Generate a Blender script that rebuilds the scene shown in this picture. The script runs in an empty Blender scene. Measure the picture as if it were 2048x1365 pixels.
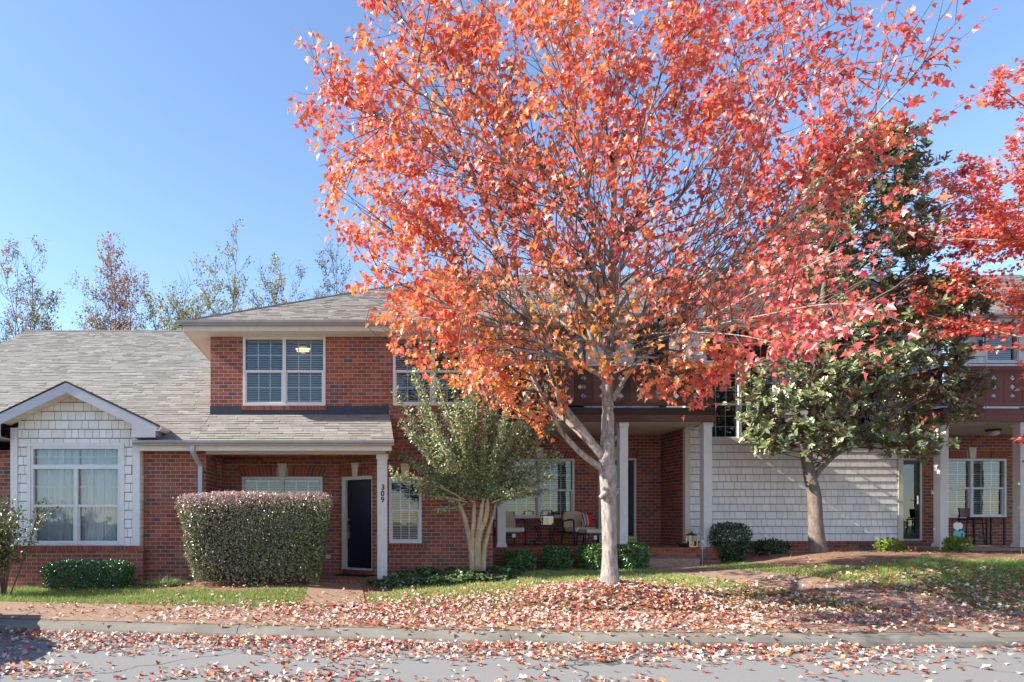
import bpy, math, random
import numpy as np
from mathutils import Vector, Matrix
random.seed(7); RNG = np.random.default_rng(11)
SC = bpy.context.scene; COL = SC.collection
EYE = 1.6; F = 1365.0; VX = 705.0; HY = 1039.0
def fx(px, Y): return (px - VX) * Y / F
def fz(py, Y): return EYE + (HY - py) * Y / F
R = math.radians
# ------------------------------------------------------------------ materials
class NT:
    def __init__(s, name):
        s.m = bpy.data.materials.new(name); s.m.use_nodes = True
        s.t = s.m.node_tree; s.t.nodes.clear()
        s.out = s.t.nodes.new('ShaderNodeOutputMaterial')
    def n(s, typ, props=None, **inp):
        nd = s.t.nodes.new('ShaderNode' + typ)
        for k, v in (props or {}).items(): setattr(nd, k, v)
        for k, v in inp.items():
            key = int(k[1:]) if k[0] == '_' else k.replace('_', ' ')
            sock = nd.inputs[key]
            if isinstance(v, bpy.types.NodeSocket): s.t.links.new(v, sock)
            elif isinstance(v, bpy.types.Node): s.t.links.new(v.outputs[0], sock)
            else:
                if sock.type == 'RGBA' and len(v) == 3: v = (*v, 1)
                sock.default_value = v
        return nd
    def math(s, op, a, b=0.0, c=0.0): return s.n('Math', {'operation': op}, _0=a, _1=b, _2=c).outputs[0]
    def ramp(s, fac, stops, const=False):
        nd = s.n('ValToRGB', Fac=fac); cr = nd.color_ramp
        if const: cr.interpolation = 'CONSTANT'
        while len(cr.elements) < len(stops): cr.elements.new(0.5)
        for e, (p, c) in zip(cr.elements, stops): e.position = p; e.color = (*c, 1)
        return nd.outputs[0]
    def mix(s, fac, a, b, mode='MIX'):
        nd = s.n('Mix', {'data_type': 'RGBA', 'blend_type': mode})
        for i, v in ((0, fac), (6, a), (7, b)):
            if isinstance(v, bpy.types.NodeSocket): s.t.links.new(v, nd.inputs[i])
            elif isinstance(v, (int, float)): nd.inputs[i].default_value = v
            else: nd.inputs[i].default_value = (*v, 1)
        return nd.outputs[2]
    def attr(s, name): return s.n('Attribute', {'attribute_name': name}).outputs['Fac']
    def noise(s, scale, detail=3, vec=None, rough=.55):
        kw = dict(Scale=scale, Detail=detail, Roughness=rough)
        if vec is None: vec = s.n('TexCoord').outputs['Object']
        return s.n('TexNoise', Vector=vec, **kw).outputs['Fac']
    def bump(s, h, strength=.3, dist=.01): return s.n('Bump', Strength=strength, Distance=dist, Height=h).outputs[0]
    def pbr(s, col, rough=.8, normal=None, metal=0.0, spec=.3, **kw):
        b = s.n('BsdfPrincipled', Roughness=rough, Metallic=metal)
        b.inputs['Specular IOR Level'].default_value = spec
        if isinstance(col, bpy.types.NodeSocket): s.t.links.new(col, b.inputs['Base Color'])
        else: b.inputs['Base Color'].default_value = (*col, 1)
        if normal is not None: s.t.links.new(normal, b.inputs['Normal'])
        s.t.links.new(b.outputs[0], s.out.inputs[0]); return b

def m_plain(name, col, rough=.6, var=.12, scale=6, metal=0.0, spec=.3):
    t = NT(name); nz = t.noise(scale, 4)
    a = tuple(c * (1 - var) for c in col); b = tuple(min(1, c * (1 + var)) for c in col)
    t.pbr(t.ramp(nz, [(.3, a), (.7, b)]), rough, None, metal, spec); return t.m
def m_brick(name, tone=1.0, dark=.90, mort=(.40, .32, .27)):
    t = NT(name); uv = t.n('TexCoord').outputs['UV']
    sp = t.n('SeparateXYZ', _0=uv); u, v = sp.outputs[0], sp.outputs[1]
    rv = t.math('DIVIDE', v, .0813); row = t.math('FLOOR', rv); fv = t.math('FRACT', rv)
    sh = t.math('MULTIPLY', t.math('MODULO', t.math('ADD', row, 100), 2), .5)
    cu = t.math('ADD', t.math('DIVIDE', u, .203), sh); col = t.math('FLOOR', cu); fu = t.math('FRACT', cu)
    wn = t.n('TexWhiteNoise', {'noise_dimensions': '2D'}, Vector=t.n('CombineXYZ', X=col, Y=row).outputs[0]).outputs[0]
    T = tone
    c = t.ramp(wn, [(0, (.17*T, .042*T, .026*T)), (.25, (.23*T, .058*T, .033*T)), (.5, (.19*T, .05*T, .032*T)), (.7, (.29*T, .08*T, .042*T)),
                    (.82, (.13*T, .036*T, .028*T)), (dark, (.055*T, .048*T, .055*T)), (.97, (.10*T, .05*T, .045*T))], True)
    nz = t.noise(45, 4, uv); c = t.mix(.35, c, t.ramp(nz, [(.3, (.25, .25, .25)), (.75, (.9, .9, .9))]), 'OVERLAY')
    big = t.noise(1.1, 3, uv); big2 = t.noise(.55, 5, uv, .7); c = t.mix(t.math('MULTIPLY', big, .25), c, (.22*T, .10*T, .07*T))
    st = t.ramp(t.noise(1.0, 5, t.n('Mapping', Vector=uv, Scale=(2.6, .7, 1)).outputs[0], .65), [(.5, (0, 0, 0)), (.72, (1, 1, 1))]); c = t.mix(t.math('MULTIPLY', t.n('SeparateColor', _0=st).outputs[0], .22), c, (.34, .25, .21)); c = t.mix(t.math('MULTIPLY', big2, .2), c, (.10*T, .04*T, .03*T))
    mm = t.math('MAXIMUM', t.math('LESS_THAN', fu, .052), t.math('LESS_THAN', fv, .135))
    mc = t.ramp(t.noise(30, 3, uv), [(.3, tuple(x*.8 for x in mort)), (.7, mort)])
    c2 = t.mix(mm, c, mc)
    h = t.math('SUBTRACT', t.math('MULTIPLY', nz, .3), mm)
    t.pbr(c2, .85, t.bump(h, .5, .008), spec=.2); return t.m
def m_attr(name, stops, rough=.8, nscale=40, namt=.25, spec=.2, const=False, bump=0):
    t = NT(name); c = t.ramp(t.attr('rnd'), stops, const); nz = t.noise(nscale, 4)
    c = t.mix(namt, c, t.ramp(nz, [(.25, (.2, .2, .2)), (.75, (.85, .85, .85))]), 'OVERLAY')
    t.pbr(c, rough, t.bump(nz, bump, .01) if bump else None, spec=spec); return t.m
def m_leaf(name, stops, trans=.35, rough=.45, spec=.4, back=None, tmul=1.0):
    t = NT(name); c = t.ramp(t.attr('rnd'), stops)
    if back is not None: c = t.mix(t.n('NewGeometry').outputs['Backfacing'], c, back)
    b = t.pbr(c, rough, spec=spec)
    tr = t.n('BsdfTranslucent', Color=t.mix(1.0, c, (tmul, tmul, tmul), 'MULTIPLY'))
    ms = t.n('MixShader', _0=trans, _1=b.outputs[0], _2=tr.outputs[0])
    t.t.links.new(ms.outputs[0], t.out.inputs[0]); return t.m
def m_glass(name):
    t = NT(name); fr = t.n('Fresnel', IOR=1.5); uv = t.n('TexCoord').outputs['Object']
    bp = t.bump(t.noise(1.6, 2, uv), .06, .05)
    g = t.n('BsdfGlossy', Color=(1, 1, 1), Roughness=.01, Normal=bp); tp = t.n('BsdfTransparent', Color=(.80, .84, .84))
    fac = t.math('ADD', t.math('MULTIPLY', fr.outputs[0], 1.5), .015)
    ms = t.n('MixShader', _0=fac, _1=tp.outputs[0], _2=g.outputs[0])
    t.t.links.new(ms.outputs[0], t.out.inputs[0]); return t.m

M = {}
M['brick'] = m_brick('red_brick', 1.35); M['brick_porch'] = m_brick('dusty_brick', 1.3, .9, (.27, .2, .17))
M['brickbit'] = m_attr('brick_pieces', [(0, (.19, .052, .034)), (.4, (.31, .086, .05)), (.8, (.25, .068, .043)), (1, (.13, .06, .06))], .85, 50)
M['mortar'] = m_plain('mortar', (.36, .29, .25), .9)
M['white'] = m_plain('white_trim', (.66, .625, .59), .5, .05)
M['post'] = m_plain('post_paint', (.62, .585, .545), .45, .05)
M['tan'] = m_plain('tan_trim', (.58, .52, .42), .55, .06)
M['soffit'] = m_plain('soffit_vinyl', (.68, .63, .52), .6, .05)
M['gutter'] = m_plain('gutter_metal', (.27, .245, .22), .4, .1, 3, 0, .5)
M['fascia'] = m_plain('fascia_paint', (.42, .41, .43), .5, .06)
M['shake'] = m_attr('white_shakes', [(0, (.68, .635, .585)), (1, (.78, .73, .68))], .7, 5, .22)
M['shake_back'] = m_plain('shake_backing', (.10, .09, .085), .9)
M['roof'] = m_attr('roof_shingles', [(0, (.185, .168, .145)), (.4, (.225, .208, .182)), (.7, (.25, .232, .205)), (1, (.29, .27, .24))], .95, 90, .45, .1)
M['roofbase'] = m_plain('roof_felt', (.10, .092, .083), .95)
M['flash'] = m_plain('flashing_metal', (.035, .04, .06), .5)
M['winframe'] = m_plain('window_vinyl', (.62, .60, .57), .45, .04)
M['muntin'] = m_plain('muntin_white', (.66, .67, .66), .4, .03)
M['blind'] = m_plain('blind_slats', (.50, .49, .46), .5, .05)
M['room'] = m_plain('room_dark', (.03, .03, .035), .9)
M['curtain'] = m_plain('curtain_cloth', (.70, .72, .74), .9, .06, 3)
M['glass'] = m_glass('window_glass')
M['doorblack'] = m_plain('black_door_paint', (.012, .012, .018), .35, .1)
M['metal'] = m_plain('brushed_metal', (.55, .54, .52), .3, .1, 20, .9)
M['black'] = m_plain('black_metal', (.02, .02, .022), .45)
M['bronze'] = m_plain('bronze_metal', (.045, .034, .03), .45)
M['wood_dk'] = m_attr('dark_stained_wood', [(0, (.045, .022, .015)), (.5, (.08, .038, .025)), (1, (.115, .055, .036))], .7, 22, .4)
M['wood_red'] = m_attr('red_brown_paint', [(0, (.17, .055, .043)), (1, (.205, .07, .055))], .55, 12, .12)
M['asphalt'] = None
def m_ground():
    t = NT('asphalt'); o = t.n('TexCoord').outputs['Object']
    n1 = t.noise(160, 3, o); n2 = t.noise(1.3, 4, o)
    c = t.mix(t.math('MULTIPLY', n2, .5), t.ramp(n1, [(.3, (.12, .117, .11)), (.52, (.215, .211, .20)), (.72, (.34, .335, .32))]), (.245, .24, .226))
    v = t.n('TexVoronoi', {'feature': 'DISTANCE_TO_EDGE'}, Vector=t.n('VectorMath', {'operation': 'ADD'}, _0=o, _1=t.n('VectorMath', {'operation': 'SCALE'}, _0=t.n('TexNoise', Vector=o, Scale=2.5, Detail=4.0).outputs['Color'], Scale=.5).outputs[0]).outputs[0], Scale=.33).outputs['Distance']; c = t.mix(t.math('MULTIPLY', t.math('LESS_THAN', v, .0055), .75), c, (.05, .05, .048))
    t.pbr(c, .95, t.bump(n1, .5, .006), spec=.08); M['asphalt'] = t.m
    t = NT('kerb_concrete'); o = t.n('TexCoord').outputs['Object']
    n1 = t.noise(70, 4, o); n2 = t.noise(1.7, 4, o)
    c = t.mix(.5, t.ramp(n1, [(.3, (.15, .137, .11)), (.7, (.25, .23, .19))]), t.ramp(n2, [(.35, (.12, .11, .09)), (.65, (.25, .235, .195))]))
    t.pbr(c, .9, t.bump(n1, .35, .006), spec=.15); M['kerb'] = t.m
    t = NT('pea_gravel_concrete'); o = t.n('TexCoord').outputs['Object']
    v = t.n('TexVoronoi', Vector=o, Scale=75.0); n2 = t.noise(1.4, 4, o)
    c = t.ramp(t.n('SeparateColor', _0=v.outputs['Color']).outputs[0], [(0, (.13, .085, .06)), (.5, (.27, .175, .115)), (1, (.42, .30, .22))])
    c = t.mix(t.math('MULTIPLY', n2, .55), c, (.24, .155, .10))
    t.pbr(c, .85, t.bump(v.outputs['Distance'], -.5, .01), spec=.2); M['gravel'] = t.m
    t = NT('ground_soil'); o = t.n('TexCoord').outputs['Object']; a = t.attr('mulch')
    n1 = t.noise(30, 5, o); n2 = t.noise(1.2, 4, o)
    g = t.mix(n2, t.ramp(n1, [(.3, (.07, .10, .03)), (.7, (.19, .21, .075))]), t.ramp(n1, [(.3, (.12, .11, .05)), (.7, (.26, .24, .12))]))
    st = t.n('Mapping', Vector=o, Scale=(14.0, 60.0, 30.0)).outputs[0]; n3 = t.noise(1.0, 6, st, .7)
    mu = t.ramp(n3, [(.3, (.08, .042, .026)), (.5, (.25, .145, .09)), (.7, (.42, .28, .19))])
    t.pbr(t.mix(a, g, mu), .95, t.bump(n3, .8, .02), spec=.1); M['ground'] = t.m
m_ground()
# ------------------------------------------------------------------ mesh builder
def tag(o, label=None, cat=None, group=None, kind=None):
    for k, v in (('label', label), ('category', cat), ('group', group), ('kind', kind)):
        if v: o[k] = v
    return o
def thing(name, label, cat, loc=(0, 0, 0), rz=0.0, group=None):
    o = bpy.data.objects.new(name, None); COL.objects.link(o); o.location = loc; o.rotation_euler = (0, 0, rz)
    o.empty_display_size = .2; return tag(o, label, cat, group)
def rootloc(o):
    while o.parent: o = o.parent
    return Vector(o.location)
class MB:
    def __init__(s): s.v = []; s.f = []; s.r = []
    def quad(s, a, b, c, d, rnd=0.0):
        i = len(s.v); s.v += [tuple(a), tuple(b), tuple(c), tuple(d)]; s.f.append((i, i+1, i+2, i+3)); s.r.append(rnd)
    def poly(s, pts, rnd=0.0):
        i = len(s.v); s.v += [tuple(p) for p in pts]; s.f.append(tuple(range(i, i+len(pts)))); s.r.append(rnd)
    def box(s, x0, x1, y0, y1, z0, z1, rnd=None):
        if x0 > x1: x0, x1 = x1, x0
        if y0 > y1: y0, y1 = y1, y0
        if z0 > z1: z0, z1 = z1, z0
        rnd = random.random() if rnd is None else rnd; i = len(s.v)
        s.v += [(x0,y0,z0),(x1,y0,z0),(x1,y1,z0),(x0,y1,z0),(x0,y0,z1),(x1,y0,z1),(x1,y1,z1),(x0,y1,z1)]
        for q in ((0,3,2,1),(4,5,6,7),(0,1,5,4),(1,2,6,5),(2,3,7,6),(3,0,4,7)): s.f.append(tuple(i+k for k in q)); s.r.append(rnd)
    def prism(s, pts, y0, y1, axis='y', rnd=None):
        """pts: polygon; axis y: (x,z) counter-clockwise seen from -Y ; x: (y,z) ; z: (x,y)"""
        rnd = random.random() if rnd is None else rnd; n = len(pts); i = len(s.v)
        A = sum(pts[k][0]*pts[(k+1)%n][1]-pts[(k+1)%n][0]*pts[k][1] for k in range(n))
        if (A < 0): pts = pts[::-1]
        def P(p, h): return {'y': (p[0], h, p[1]), 'x': (h, p[0], p[1]), 'z': (p[0], p[1], h)}[axis]
        s.v += [P(p, y0) for p in pts] + [P(p, y1) for p in pts]
        fr = tuple(range(i, i+n)); bk = tuple(range(i+2*n-1, i+n-1, -1))
        sides = [(i+k, i+n+k, i+n+(k+1)%n, i+(k+1)%n) for k in range(n)]
        fs = [fr, bk] + sides
        if axis in ('x', 'z'): fs = [tuple(reversed(q)) for q in fs]
        for q in fs: s.f.append(q); s.r.append(rnd)
    def slab(s, a, b, c, d, th, rnd=0.5):
        a, b, c, d = map(Vector, (a, b, c, d)); n = (b-a).cross(d-a).normalized(); n = (-n if n.z < 0 else n)*abs(th); i = len(s.v)
        s.v += [tuple(p) for p in (a, b, c, d, a-n, b-n, c-n, d-n)]
        for q in ((0,1,2,3),(7,6,5,4),(0,4,5,1),(1,5,6,2),(2,6,7,3),(3,7,4,0)): s.f.append(tuple(i+k for k in q)); s.r.append(rnd)
    def tube(s, pts, rad, n=6, cap=True):
        pts = [Vector(p) for p in pts]; m = len(pts); i = len(s.v)
        if not hasattr(rad, '__len__'): rad = [rad]*m
        ref = Vector((0.13, .31, .94)).normalized()
        for k in range(m):
            d = (pts[min(k+1, m-1)] - pts[max(k-1, 0)])
            d = d.normalized() if d.length > 1e-9 else Vector((0, 0, 1))
            r0 = ref if abs(d.dot(ref)) < .95 else Vector((1, 0, 0))
            a = d.cross(r0).normalized(); b = d.cross(a)
            for j in range(n):
                t = 2*math.pi*j/n; p = pts[k] + (a*math.cos(t) + b*math.sin(t))*rad[k]; s.v.append(tuple(p))
        for k in range(m-1):
            for j in range(n):
                s.f.append((i+k*n+j, i+(k+1)*n+j, i+(k+1)*n+(j+1)%n, i+k*n+(j+1)%n)); s.r.append(0.5)
        if cap:
            s.f.append(tuple(i+j for j in range(n))); s.r.append(.5)
            s.f.append(tuple(i+(m-1)*n+j for j in reversed(range(n)))); s.r.append(.5)
    def lathe(s, prof, c=(0, 0), n=16):
        i = len(s.v); m = len(prof)
        for r, z in prof:
            for j in range(n): t = 2*math.pi*j/n; s.v.append((c[0]+r*math.cos(t), c[1]+r*math.sin(t), z))
        for k in range(m-1):
            for j in range(n): s.f.append((i+k*n+j, i+k*n+(j+1)%n, i+(k+1)*n+(j+1)%n, i+(k+1)*n+j)); s.r.append(.5)
        s.f.append(tuple(i+j for j in reversed(range(n)))); s.r.append(.5)
        s.f.append(tuple(i+(m-1)*n+j for j in range(n))); s.r.append(.5)
    def build(s, name, mat, parent=None, world=True, origin=None, smooth=False, bevel=0.0, uv=True):
        off = Vector(origin) if origin is not None else Vector((0, 0, 0))
        if parent is not None and world: off = rootloc(parent)
        me = bpy.data.meshes.new(name)
        me.from_pydata([(p[0]-off.x, p[1]-off.y, p[2]-off.z) for p in s.v], [], s.f)
        at = me.attributes.new('rnd', 'FLOAT', 'FACE'); at.data.foreach_set('value', s.r)
        if uv:
            ul = me.uv_layers.new(name='UVMap'); V = s.v; uvs = []
            for p in me.polygons:
                n = p.normal
                if abs(n.z) > .92: t = (1, 0, 0); b = (0, 1, 0)
                else:
                    l = math.hypot(n.x, n.y); t = (-n.y/l, n.x/l, 0)
                    b = (n.y*t[2]-n.z*t[1], n.z*t[0]-n.x*t[2], n.x*t[1]-n.y*t[0])
                for vi in p.vertices:
                    q = V[vi]; uvs += [q[0]*t[0]+q[1]*t[1], q[0]*b[0]+q[1]*b[1]+q[2]*b[2]]
            ul.data.foreach_set('uv', uvs)
        o = bpy.data.objects.new(name, me); COL.objects.link(o); me.materials.append(M[mat] if isinstance(mat, str) else mat)
        if smooth: me.polygons.foreach_set('use_smooth', [True]*len(me.polygons))
        if bevel:
            bm = o.modifiers.new('bevel', 'BEVEL'); bm.width = bevel; bm.segments = 2; bm.limit_method = 'ANGLE'
        if parent is not None: o.parent = parent
        elif origin is not None: o.location = off
        return o
def link_copy(root, loc, rz=0.0, scale=None, label=None):
    r = root.copy(); COL.objects.link(r); r.location = loc; r.rotation_euler = (0, 0, rz)
    if scale: r.scale = scale
    if label: r['label'] = label
    for ch in list(root.children):
        c = ch.copy(); COL.objects.link(c); c.parent = r
        for g in list(ch.children):
            d = g.copy(); COL.objects.link(d); d.parent = c
    return r
# ------------------------------------------------------------------ leaves
def tmpl_maple(fold=.22, curl=-.12):
    Rr = [(.36, -.02), (.27, .16), (.60, .50), (.27, .56)]
    v = [(0, 0), (0, 1.04)] + Rr + [(-x, y) for x, y in Rr]
    return np.array([(x, y, fold*abs(x) + curl*y*y) for x, y in v]), [(0, 2, 3, 4, 5, 1), (0, 1, 9, 8, 7, 6)]
def tmpl_oval(w=.27, fold=.25, curl=-.12):
    Rr = [(w*.85, .28), (w, .55), (w*.6, .85)]
    v = [(0, 0), (0, 1)] + Rr + [(-x, y) for x, y in Rr]
    return np.array([(x, y, fold*abs(x) + curl*y*y) for x, y in v]), [(0, 2, 3, 4, 1), (0, 1, 7, 6, 5)]
def tmpl_dia(w=.3, fold=.2):
    v = [(0, 0), (0, 1), (w, .5), (-w, .5)]
    return np.array([(x, y, fold*abs(x)) for x, y in v]), [(0, 2, 1), (0, 1, 3)]
def tmpl_blade():
    v = [(-.5, 0), (.5, 0), (.3, .6), (-.3, .6), (0, 1)]
    return np.array([(x, y, .25*y*y) for x, y in v]), [(0, 1, 2, 3), (3, 2, 4)]
def norm(a): return a / np.maximum(np.linalg.norm(a, axis=1, keepdims=True), 1e-9)
def leaf_mesh(name, P, T, N, S, tmpl, mat, parent=None, rnd=None, width=None, world=True, origin=None):
    P = np.asarray(P, float); n = len(P); V, Fc = tmpl; k = len(V)
    T = norm(np.asarray(T, float)); Nn = np.asarray(N, float); B = norm(np.cross(T, Nn)); Nn = np.cross(B, T)
    S = np.broadcast_to(np.asarray(S, float), (n,)); W = S if width is None else np.broadcast_to(np.asarray(width, float), (n,))
    off = np.zeros(3)
    if parent is not None and world: off = np.array(rootloc(parent))
    elif origin is not None: off = np.array(origin, float)
    X = P[:, None, :] - off + (B[:, None, :]*V[None, :, 0:1])*W[:, None, None] + (T[:, None, :]*V[None, :, 1:2] + Nn[:, None, :]*V[None, :, 2:3])*S[:, None, None]
    me = bpy.data.meshes.new(name); me.vertices.add(n*k); me.vertices.foreach_set('co', X.reshape(-1))
    lens = [len(f) for f in Fc]; L = sum(lens); flat = np.concatenate([np.array(f) for f in Fc])
    idx = (np.arange(n)[:, None]*k + flat[None, :]).reshape(-1)
    me.loops.add(n*L); me.loops.foreach_set('vertex_index', idx.astype(np.int32))
    st = np.concatenate([[0], np.cumsum(lens)[:-1]]); starts = (np.arange(n)[:, None]*L + st[None, :]).reshape(-1)
    me.polygons.add(n*len(Fc)); me.polygons.foreach_set('loop_start', starts.astype(np.int32))
    try: me.polygons.foreach_set('loop_total', np.tile(lens, n).astype(np.int32))
    except Exception: pass
    me.update(calc_edges=True)
    if rnd is None: rnd = RNG.random(n)
    at = me.attributes.new('rnd', 'FLOAT', 'FACE'); at.data.foreach_set('value', np.repeat(np.clip(rnd, 0, 1), len(Fc)).astype(np.float32))
    me.materials.append(M[mat] if isinstance(mat, str) else mat)
    o = bpy.data.objects.new(name, me); COL.objects.link(o)
    if parent is not None: o.parent = parent
    elif origin is not None: o.location = origin
    return o
def rvec(n): return norm(RNG.normal(size=(n, 3)))
M['maple'] = m_leaf('maple_leaves', [(0, (.82, .42, .07)), (.14, (.78, .30, .06)), (.36, (.76, .21, .075)), (.58, (.72, .135, .085)), (.78, (.64, .09, .095)), (.92, (.44, .045, .06)), (1, (.82, .46, .38))], .45, .33, .75, None, 1.1)
M['fallen'] = m_leaf('fallen_leaves', [(0, (.58, .41, .34)), (.44, (.70, .53, .46)), (.54, (.60, .31, .21)), (.64, (.56, .21, .07)), (.74, (.50, .10, .055)), (.87, (.36, .05, .045)), (.91, (.50, .33, .09)), (.95, (.28, .16, .10)), (1, (.16, .09, .05))], .12, .45, .5)
M['magnolia'] = m_leaf('magnolia_leaves', [(0, (.08, .12, .045)), (.5, (.17, .225, .085)), (.8, (.27, .30, .13)), (1, (.42, .38, .19))], .15, .3, 1.0, (.33, .21, .11))
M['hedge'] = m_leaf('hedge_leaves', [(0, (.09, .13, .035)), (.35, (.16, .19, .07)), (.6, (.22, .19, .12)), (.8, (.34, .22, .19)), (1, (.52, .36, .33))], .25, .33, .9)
M['hedge_g'] = M['hedge']
M['box'] = m_leaf('boxwood_leaves', [(0, (.03, .075, .018)), (.6, (.075, .16, .035)), (1, (.19, .27, .08))], .2, .35, .7)
M['boxdark'] = m_leaf('holly_leaves', [(0, (.014, .055, .02)), (.6, (.04, .115, .035)), (1, (.12, .2, .06))], .15, .3, .55)
M['round'] = m_leaf('round_bush_leaves', [(0, (.014, .04, .014)), (.6, (.035, .07, .022)), (1, (.11, .14, .05))], .1, .25, .6)
M['lime'] = m_leaf('lime_leaves', [(0, (.10, .17, .02)), (.6, (.2, .28, .04)), (1, (.36, .36, .09))], .3, .4, .4)
M['crape'] = m_leaf('crape_leaves', [(0, (.13, .20, .07)), (.5, (.30, .36, .17)), (.88, (.48, .50, .32)), (.94, (.45, .36, .06)), (1, (.35, .17, .06))], .3, .3, .9)
M['ivy'] = m_leaf('ivy_leaves', [(0, (.03, .075, .025)), (.6, (.07, .13, .045)), (1, (.22, .27, .12))], .15, .35, .5)
M['lirio'] = m_leaf('liriope_leaves', [(0, (.07, .12, .03)), (1, (.28, .33, .13))], .2, .4, .4)
M['grass'] = m_leaf('grass_blades', [(0, (.15, .22, .045)), (.5, (.28, .36, .09)), (.8, (.40, .43, .14)), (1, (.55, .48, .23))], .35, .5, .3)
M['nandina'] = m_leaf('mixed_shrub_leaves', [(0, (.05, .10, .02)), (.5, (.11, .15, .04)), (.8, (.2, .17, .09)), (1, (.36, .15, .06))], .2, .35, .6)
M['far_y'] = m_leaf('far_yellow_leaves', [(0, (.14, .15, .03)), (.5, (.30, .27, .07)), (1, (.5, .38, .1))], .3, .5, .3)
M['far_g'] = m_leaf('far_green_leaves', [(0, (.08, .10, .03)), (.6, (.16, .16, .055)), (1, (.30, .25, .10))], .3, .5, .3)
M['far_o'] = m_leaf('far_rust_leaves', [(0, (.28, .12, .05)), (.6, (.36, .17, .06)), (1, (.4, .28, .16))], .3, .5, .3)
def m_bark(name, a, b, c, sc=(20, 20, 6)):
    t = NT(name); o = t.n('TexCoord').outputs['Object']; mp = t.n('Mapping', Vector=o, Scale=sc).outputs[0]
    n1 = t.noise(1.0, 6, mp, .65); n2 = t.noise(3.0, 3, o)
    col = t.mix(n2, t.ramp(n1, [(.32, a), (.5, b), (.7, c)]), t.ramp(n1, [(.3, b), (.6, c)]))
    t.pbr(col, .85, t.bump(n1, .7, .02), spec=.2); return t.m
M['bark'] = m_bark('maple_bark', (.07, .052, .043), (.21, .172, .145), (.42, .37, .33))
M['bark_mag'] = m_bark('magnolia_bark', (.06, .045, .035), (.15, .115, .085), (.24, .2, .165))
M['bark_crape'] = m_bark('crape_bark', (.17, .115, .06), (.33, .245, .14), (.46, .37, .25), (14, 14, 5))
M['twig'] = m_plain('twig_bark', (.10, .07, .055), .9, .3)
M['twig_far'] = m_plain('far_twig_bark', (.12, .095, .08), .9, .3)
# ------------------------------------------------------------------ terrain
KX = np.array([-60, -12, -4.3, -1, 2.2, 5, 8.2, 14, 60.]); KY = np.array([20, 10.85, 9.55, 9.02, 8.56, 8.45, 8.5, 8.95, 14.])
def kerbY(x):
    x = np.asarray(x, float); s = 0
    for d in (-1.2, -.6, 0, .6, 1.2): s = s + np.interp(x + d, KX, KY)
    return s/5
SWW = 1.62
def swBack(x): return kerbY(x) + .33 + SWW
CP = []
for X in (-14, -10, -7, -4, -1, 2, 5, 8, 11, 14, 17, 21):
    CP += [(X, float(swBack(X)), .165), (X, float(swBack(X)) - 1.2, .145)]
CP += [(-14, 13.8, .2), (-10, 13.8, .22), (-7, 13.8, .22), (-4.2, 13.8, .25), (-3, 13.3, .33), (-1, 13.2, .33), (-2, 12.5, .28), (-5, 12.8, .2), (.3, 13.6, .25), (.0, 12.2, .2),
       (2, 14.8, .38), (3.3, 15.3, .45), (5.5, 15.4, .49), (8, 15.4, .55), (9.5, 16.4, .74), (11, 16.4, .77), (13, 16.4, .82), (15, 15.4, .84), (19, 15.4, .86),
       (10.4, 15.2, .87), (10.3, 13.6, .80), (12, 13.2, .81), (14, 13, .81), (18, 13, .83), (7.3, 15, .53), (7.3, 13.2, .52), (7.9, 12, .46), (8.8, 11, .28),
       (9.6, 12.3, .58), (11.4, 12, .60), (14, 12, .6), (18, 12, .62), (4, 12.9, .37), (4, 14, .43), (1.5, 13, .3), (0, 20, .5), (10, 20, .8), (-10, 20, .3), (20, 20, .9)]
CP = np.array(CP)
def _phi(r2): return np.where(r2 > 1e-12, .5*r2*np.log(np.maximum(r2, 1e-12)), 0)
_n = len(CP); _K = _phi(((CP[:, None, :2]-CP[None, :, :2])**2).sum(2)) + np.eye(_n)*.02; _Pm = np.c_[np.ones(_n), CP[:, :2]]
_W = np.linalg.solve(np.block([[_K, _Pm], [_Pm.T, np.zeros((3, 3))]]), np.r_[CP[:, 2], np.zeros(3)])
TX, TY = 4.24, 11.25
def terr(X, Y):
    X = np.atleast_1d(np.asarray(X, float)); Y = np.atleast_1d(np.asarray(Y, float))
    Xc = np.clip(X, -14, 21); Yc = np.clip(Y, 8, 20)
    z = np.empty(X.shape); fl = Xc.ravel(), Yc.ravel(); out = np.empty(fl[0].shape)
    for s in range(0, len(out), 20000):
        a = fl[0][s:s+20000]; b = fl[1][s:s+20000]
        out[s:s+20000] = _phi((a[:, None]-CP[None, :, 0])**2 + (b[:, None]-CP[None, :, 1])**2) @ _W[:_n] + _W[_n] + _W[_n+1]*a + _W[_n+2]*b
    z = out.reshape(X.shape)
    sb = swBack(X); k = np.clip((Y - sb)/.5, 0, 1); flat = .138 + .02*np.clip((Y-kerbY(X)-.3)/SWW, 0, 1)
    z = flat*(1-k) + z*k
    z = z + .30*np.exp(-(((X-TX)/1.25)**2 + ((Y-TY)/.95)**2))*np.clip((Y-sb+.3)/.6, 0, 1)
    z = np.where(Y < kerbY(X) + .29, -.10, z)
    return z
def tz(x, y): return float(terr(x, y)[0])
PATHS = [([(7.0, 15.2), (7.05, 14.2), (7.25, 13.2), (7.75, 12.2), (8.5, 11.3), (9.4, 10.4)], .55), ([(-.35, 13.72), (-.32, 12.6), (-.3, 11.2)], .52)]
def pathdist(X, Y):
    best = np.full(np.shape(X), 9.0)
    for pts, hw in PATHS:
        for (x0, y0), (x1, y1) in zip(pts, pts[1:]):
            dx, dy = x1-x0, y1-y0; t = np.clip(((X-x0)*dx+(Y-y0)*dy)/(dx*dx+dy*dy), 0, 1)
            best = np.minimum(best, np.hypot(X-x0-t*dx, Y-y0-t*dy) - hw)
    return best
def houseFront(X): return np.select([X < -4.25, X < .8, X < 3.15, X < 8.4, X < 13.4], [13.8, 13.75, 15.0, 15.5, 16.6], 15.5)
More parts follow.
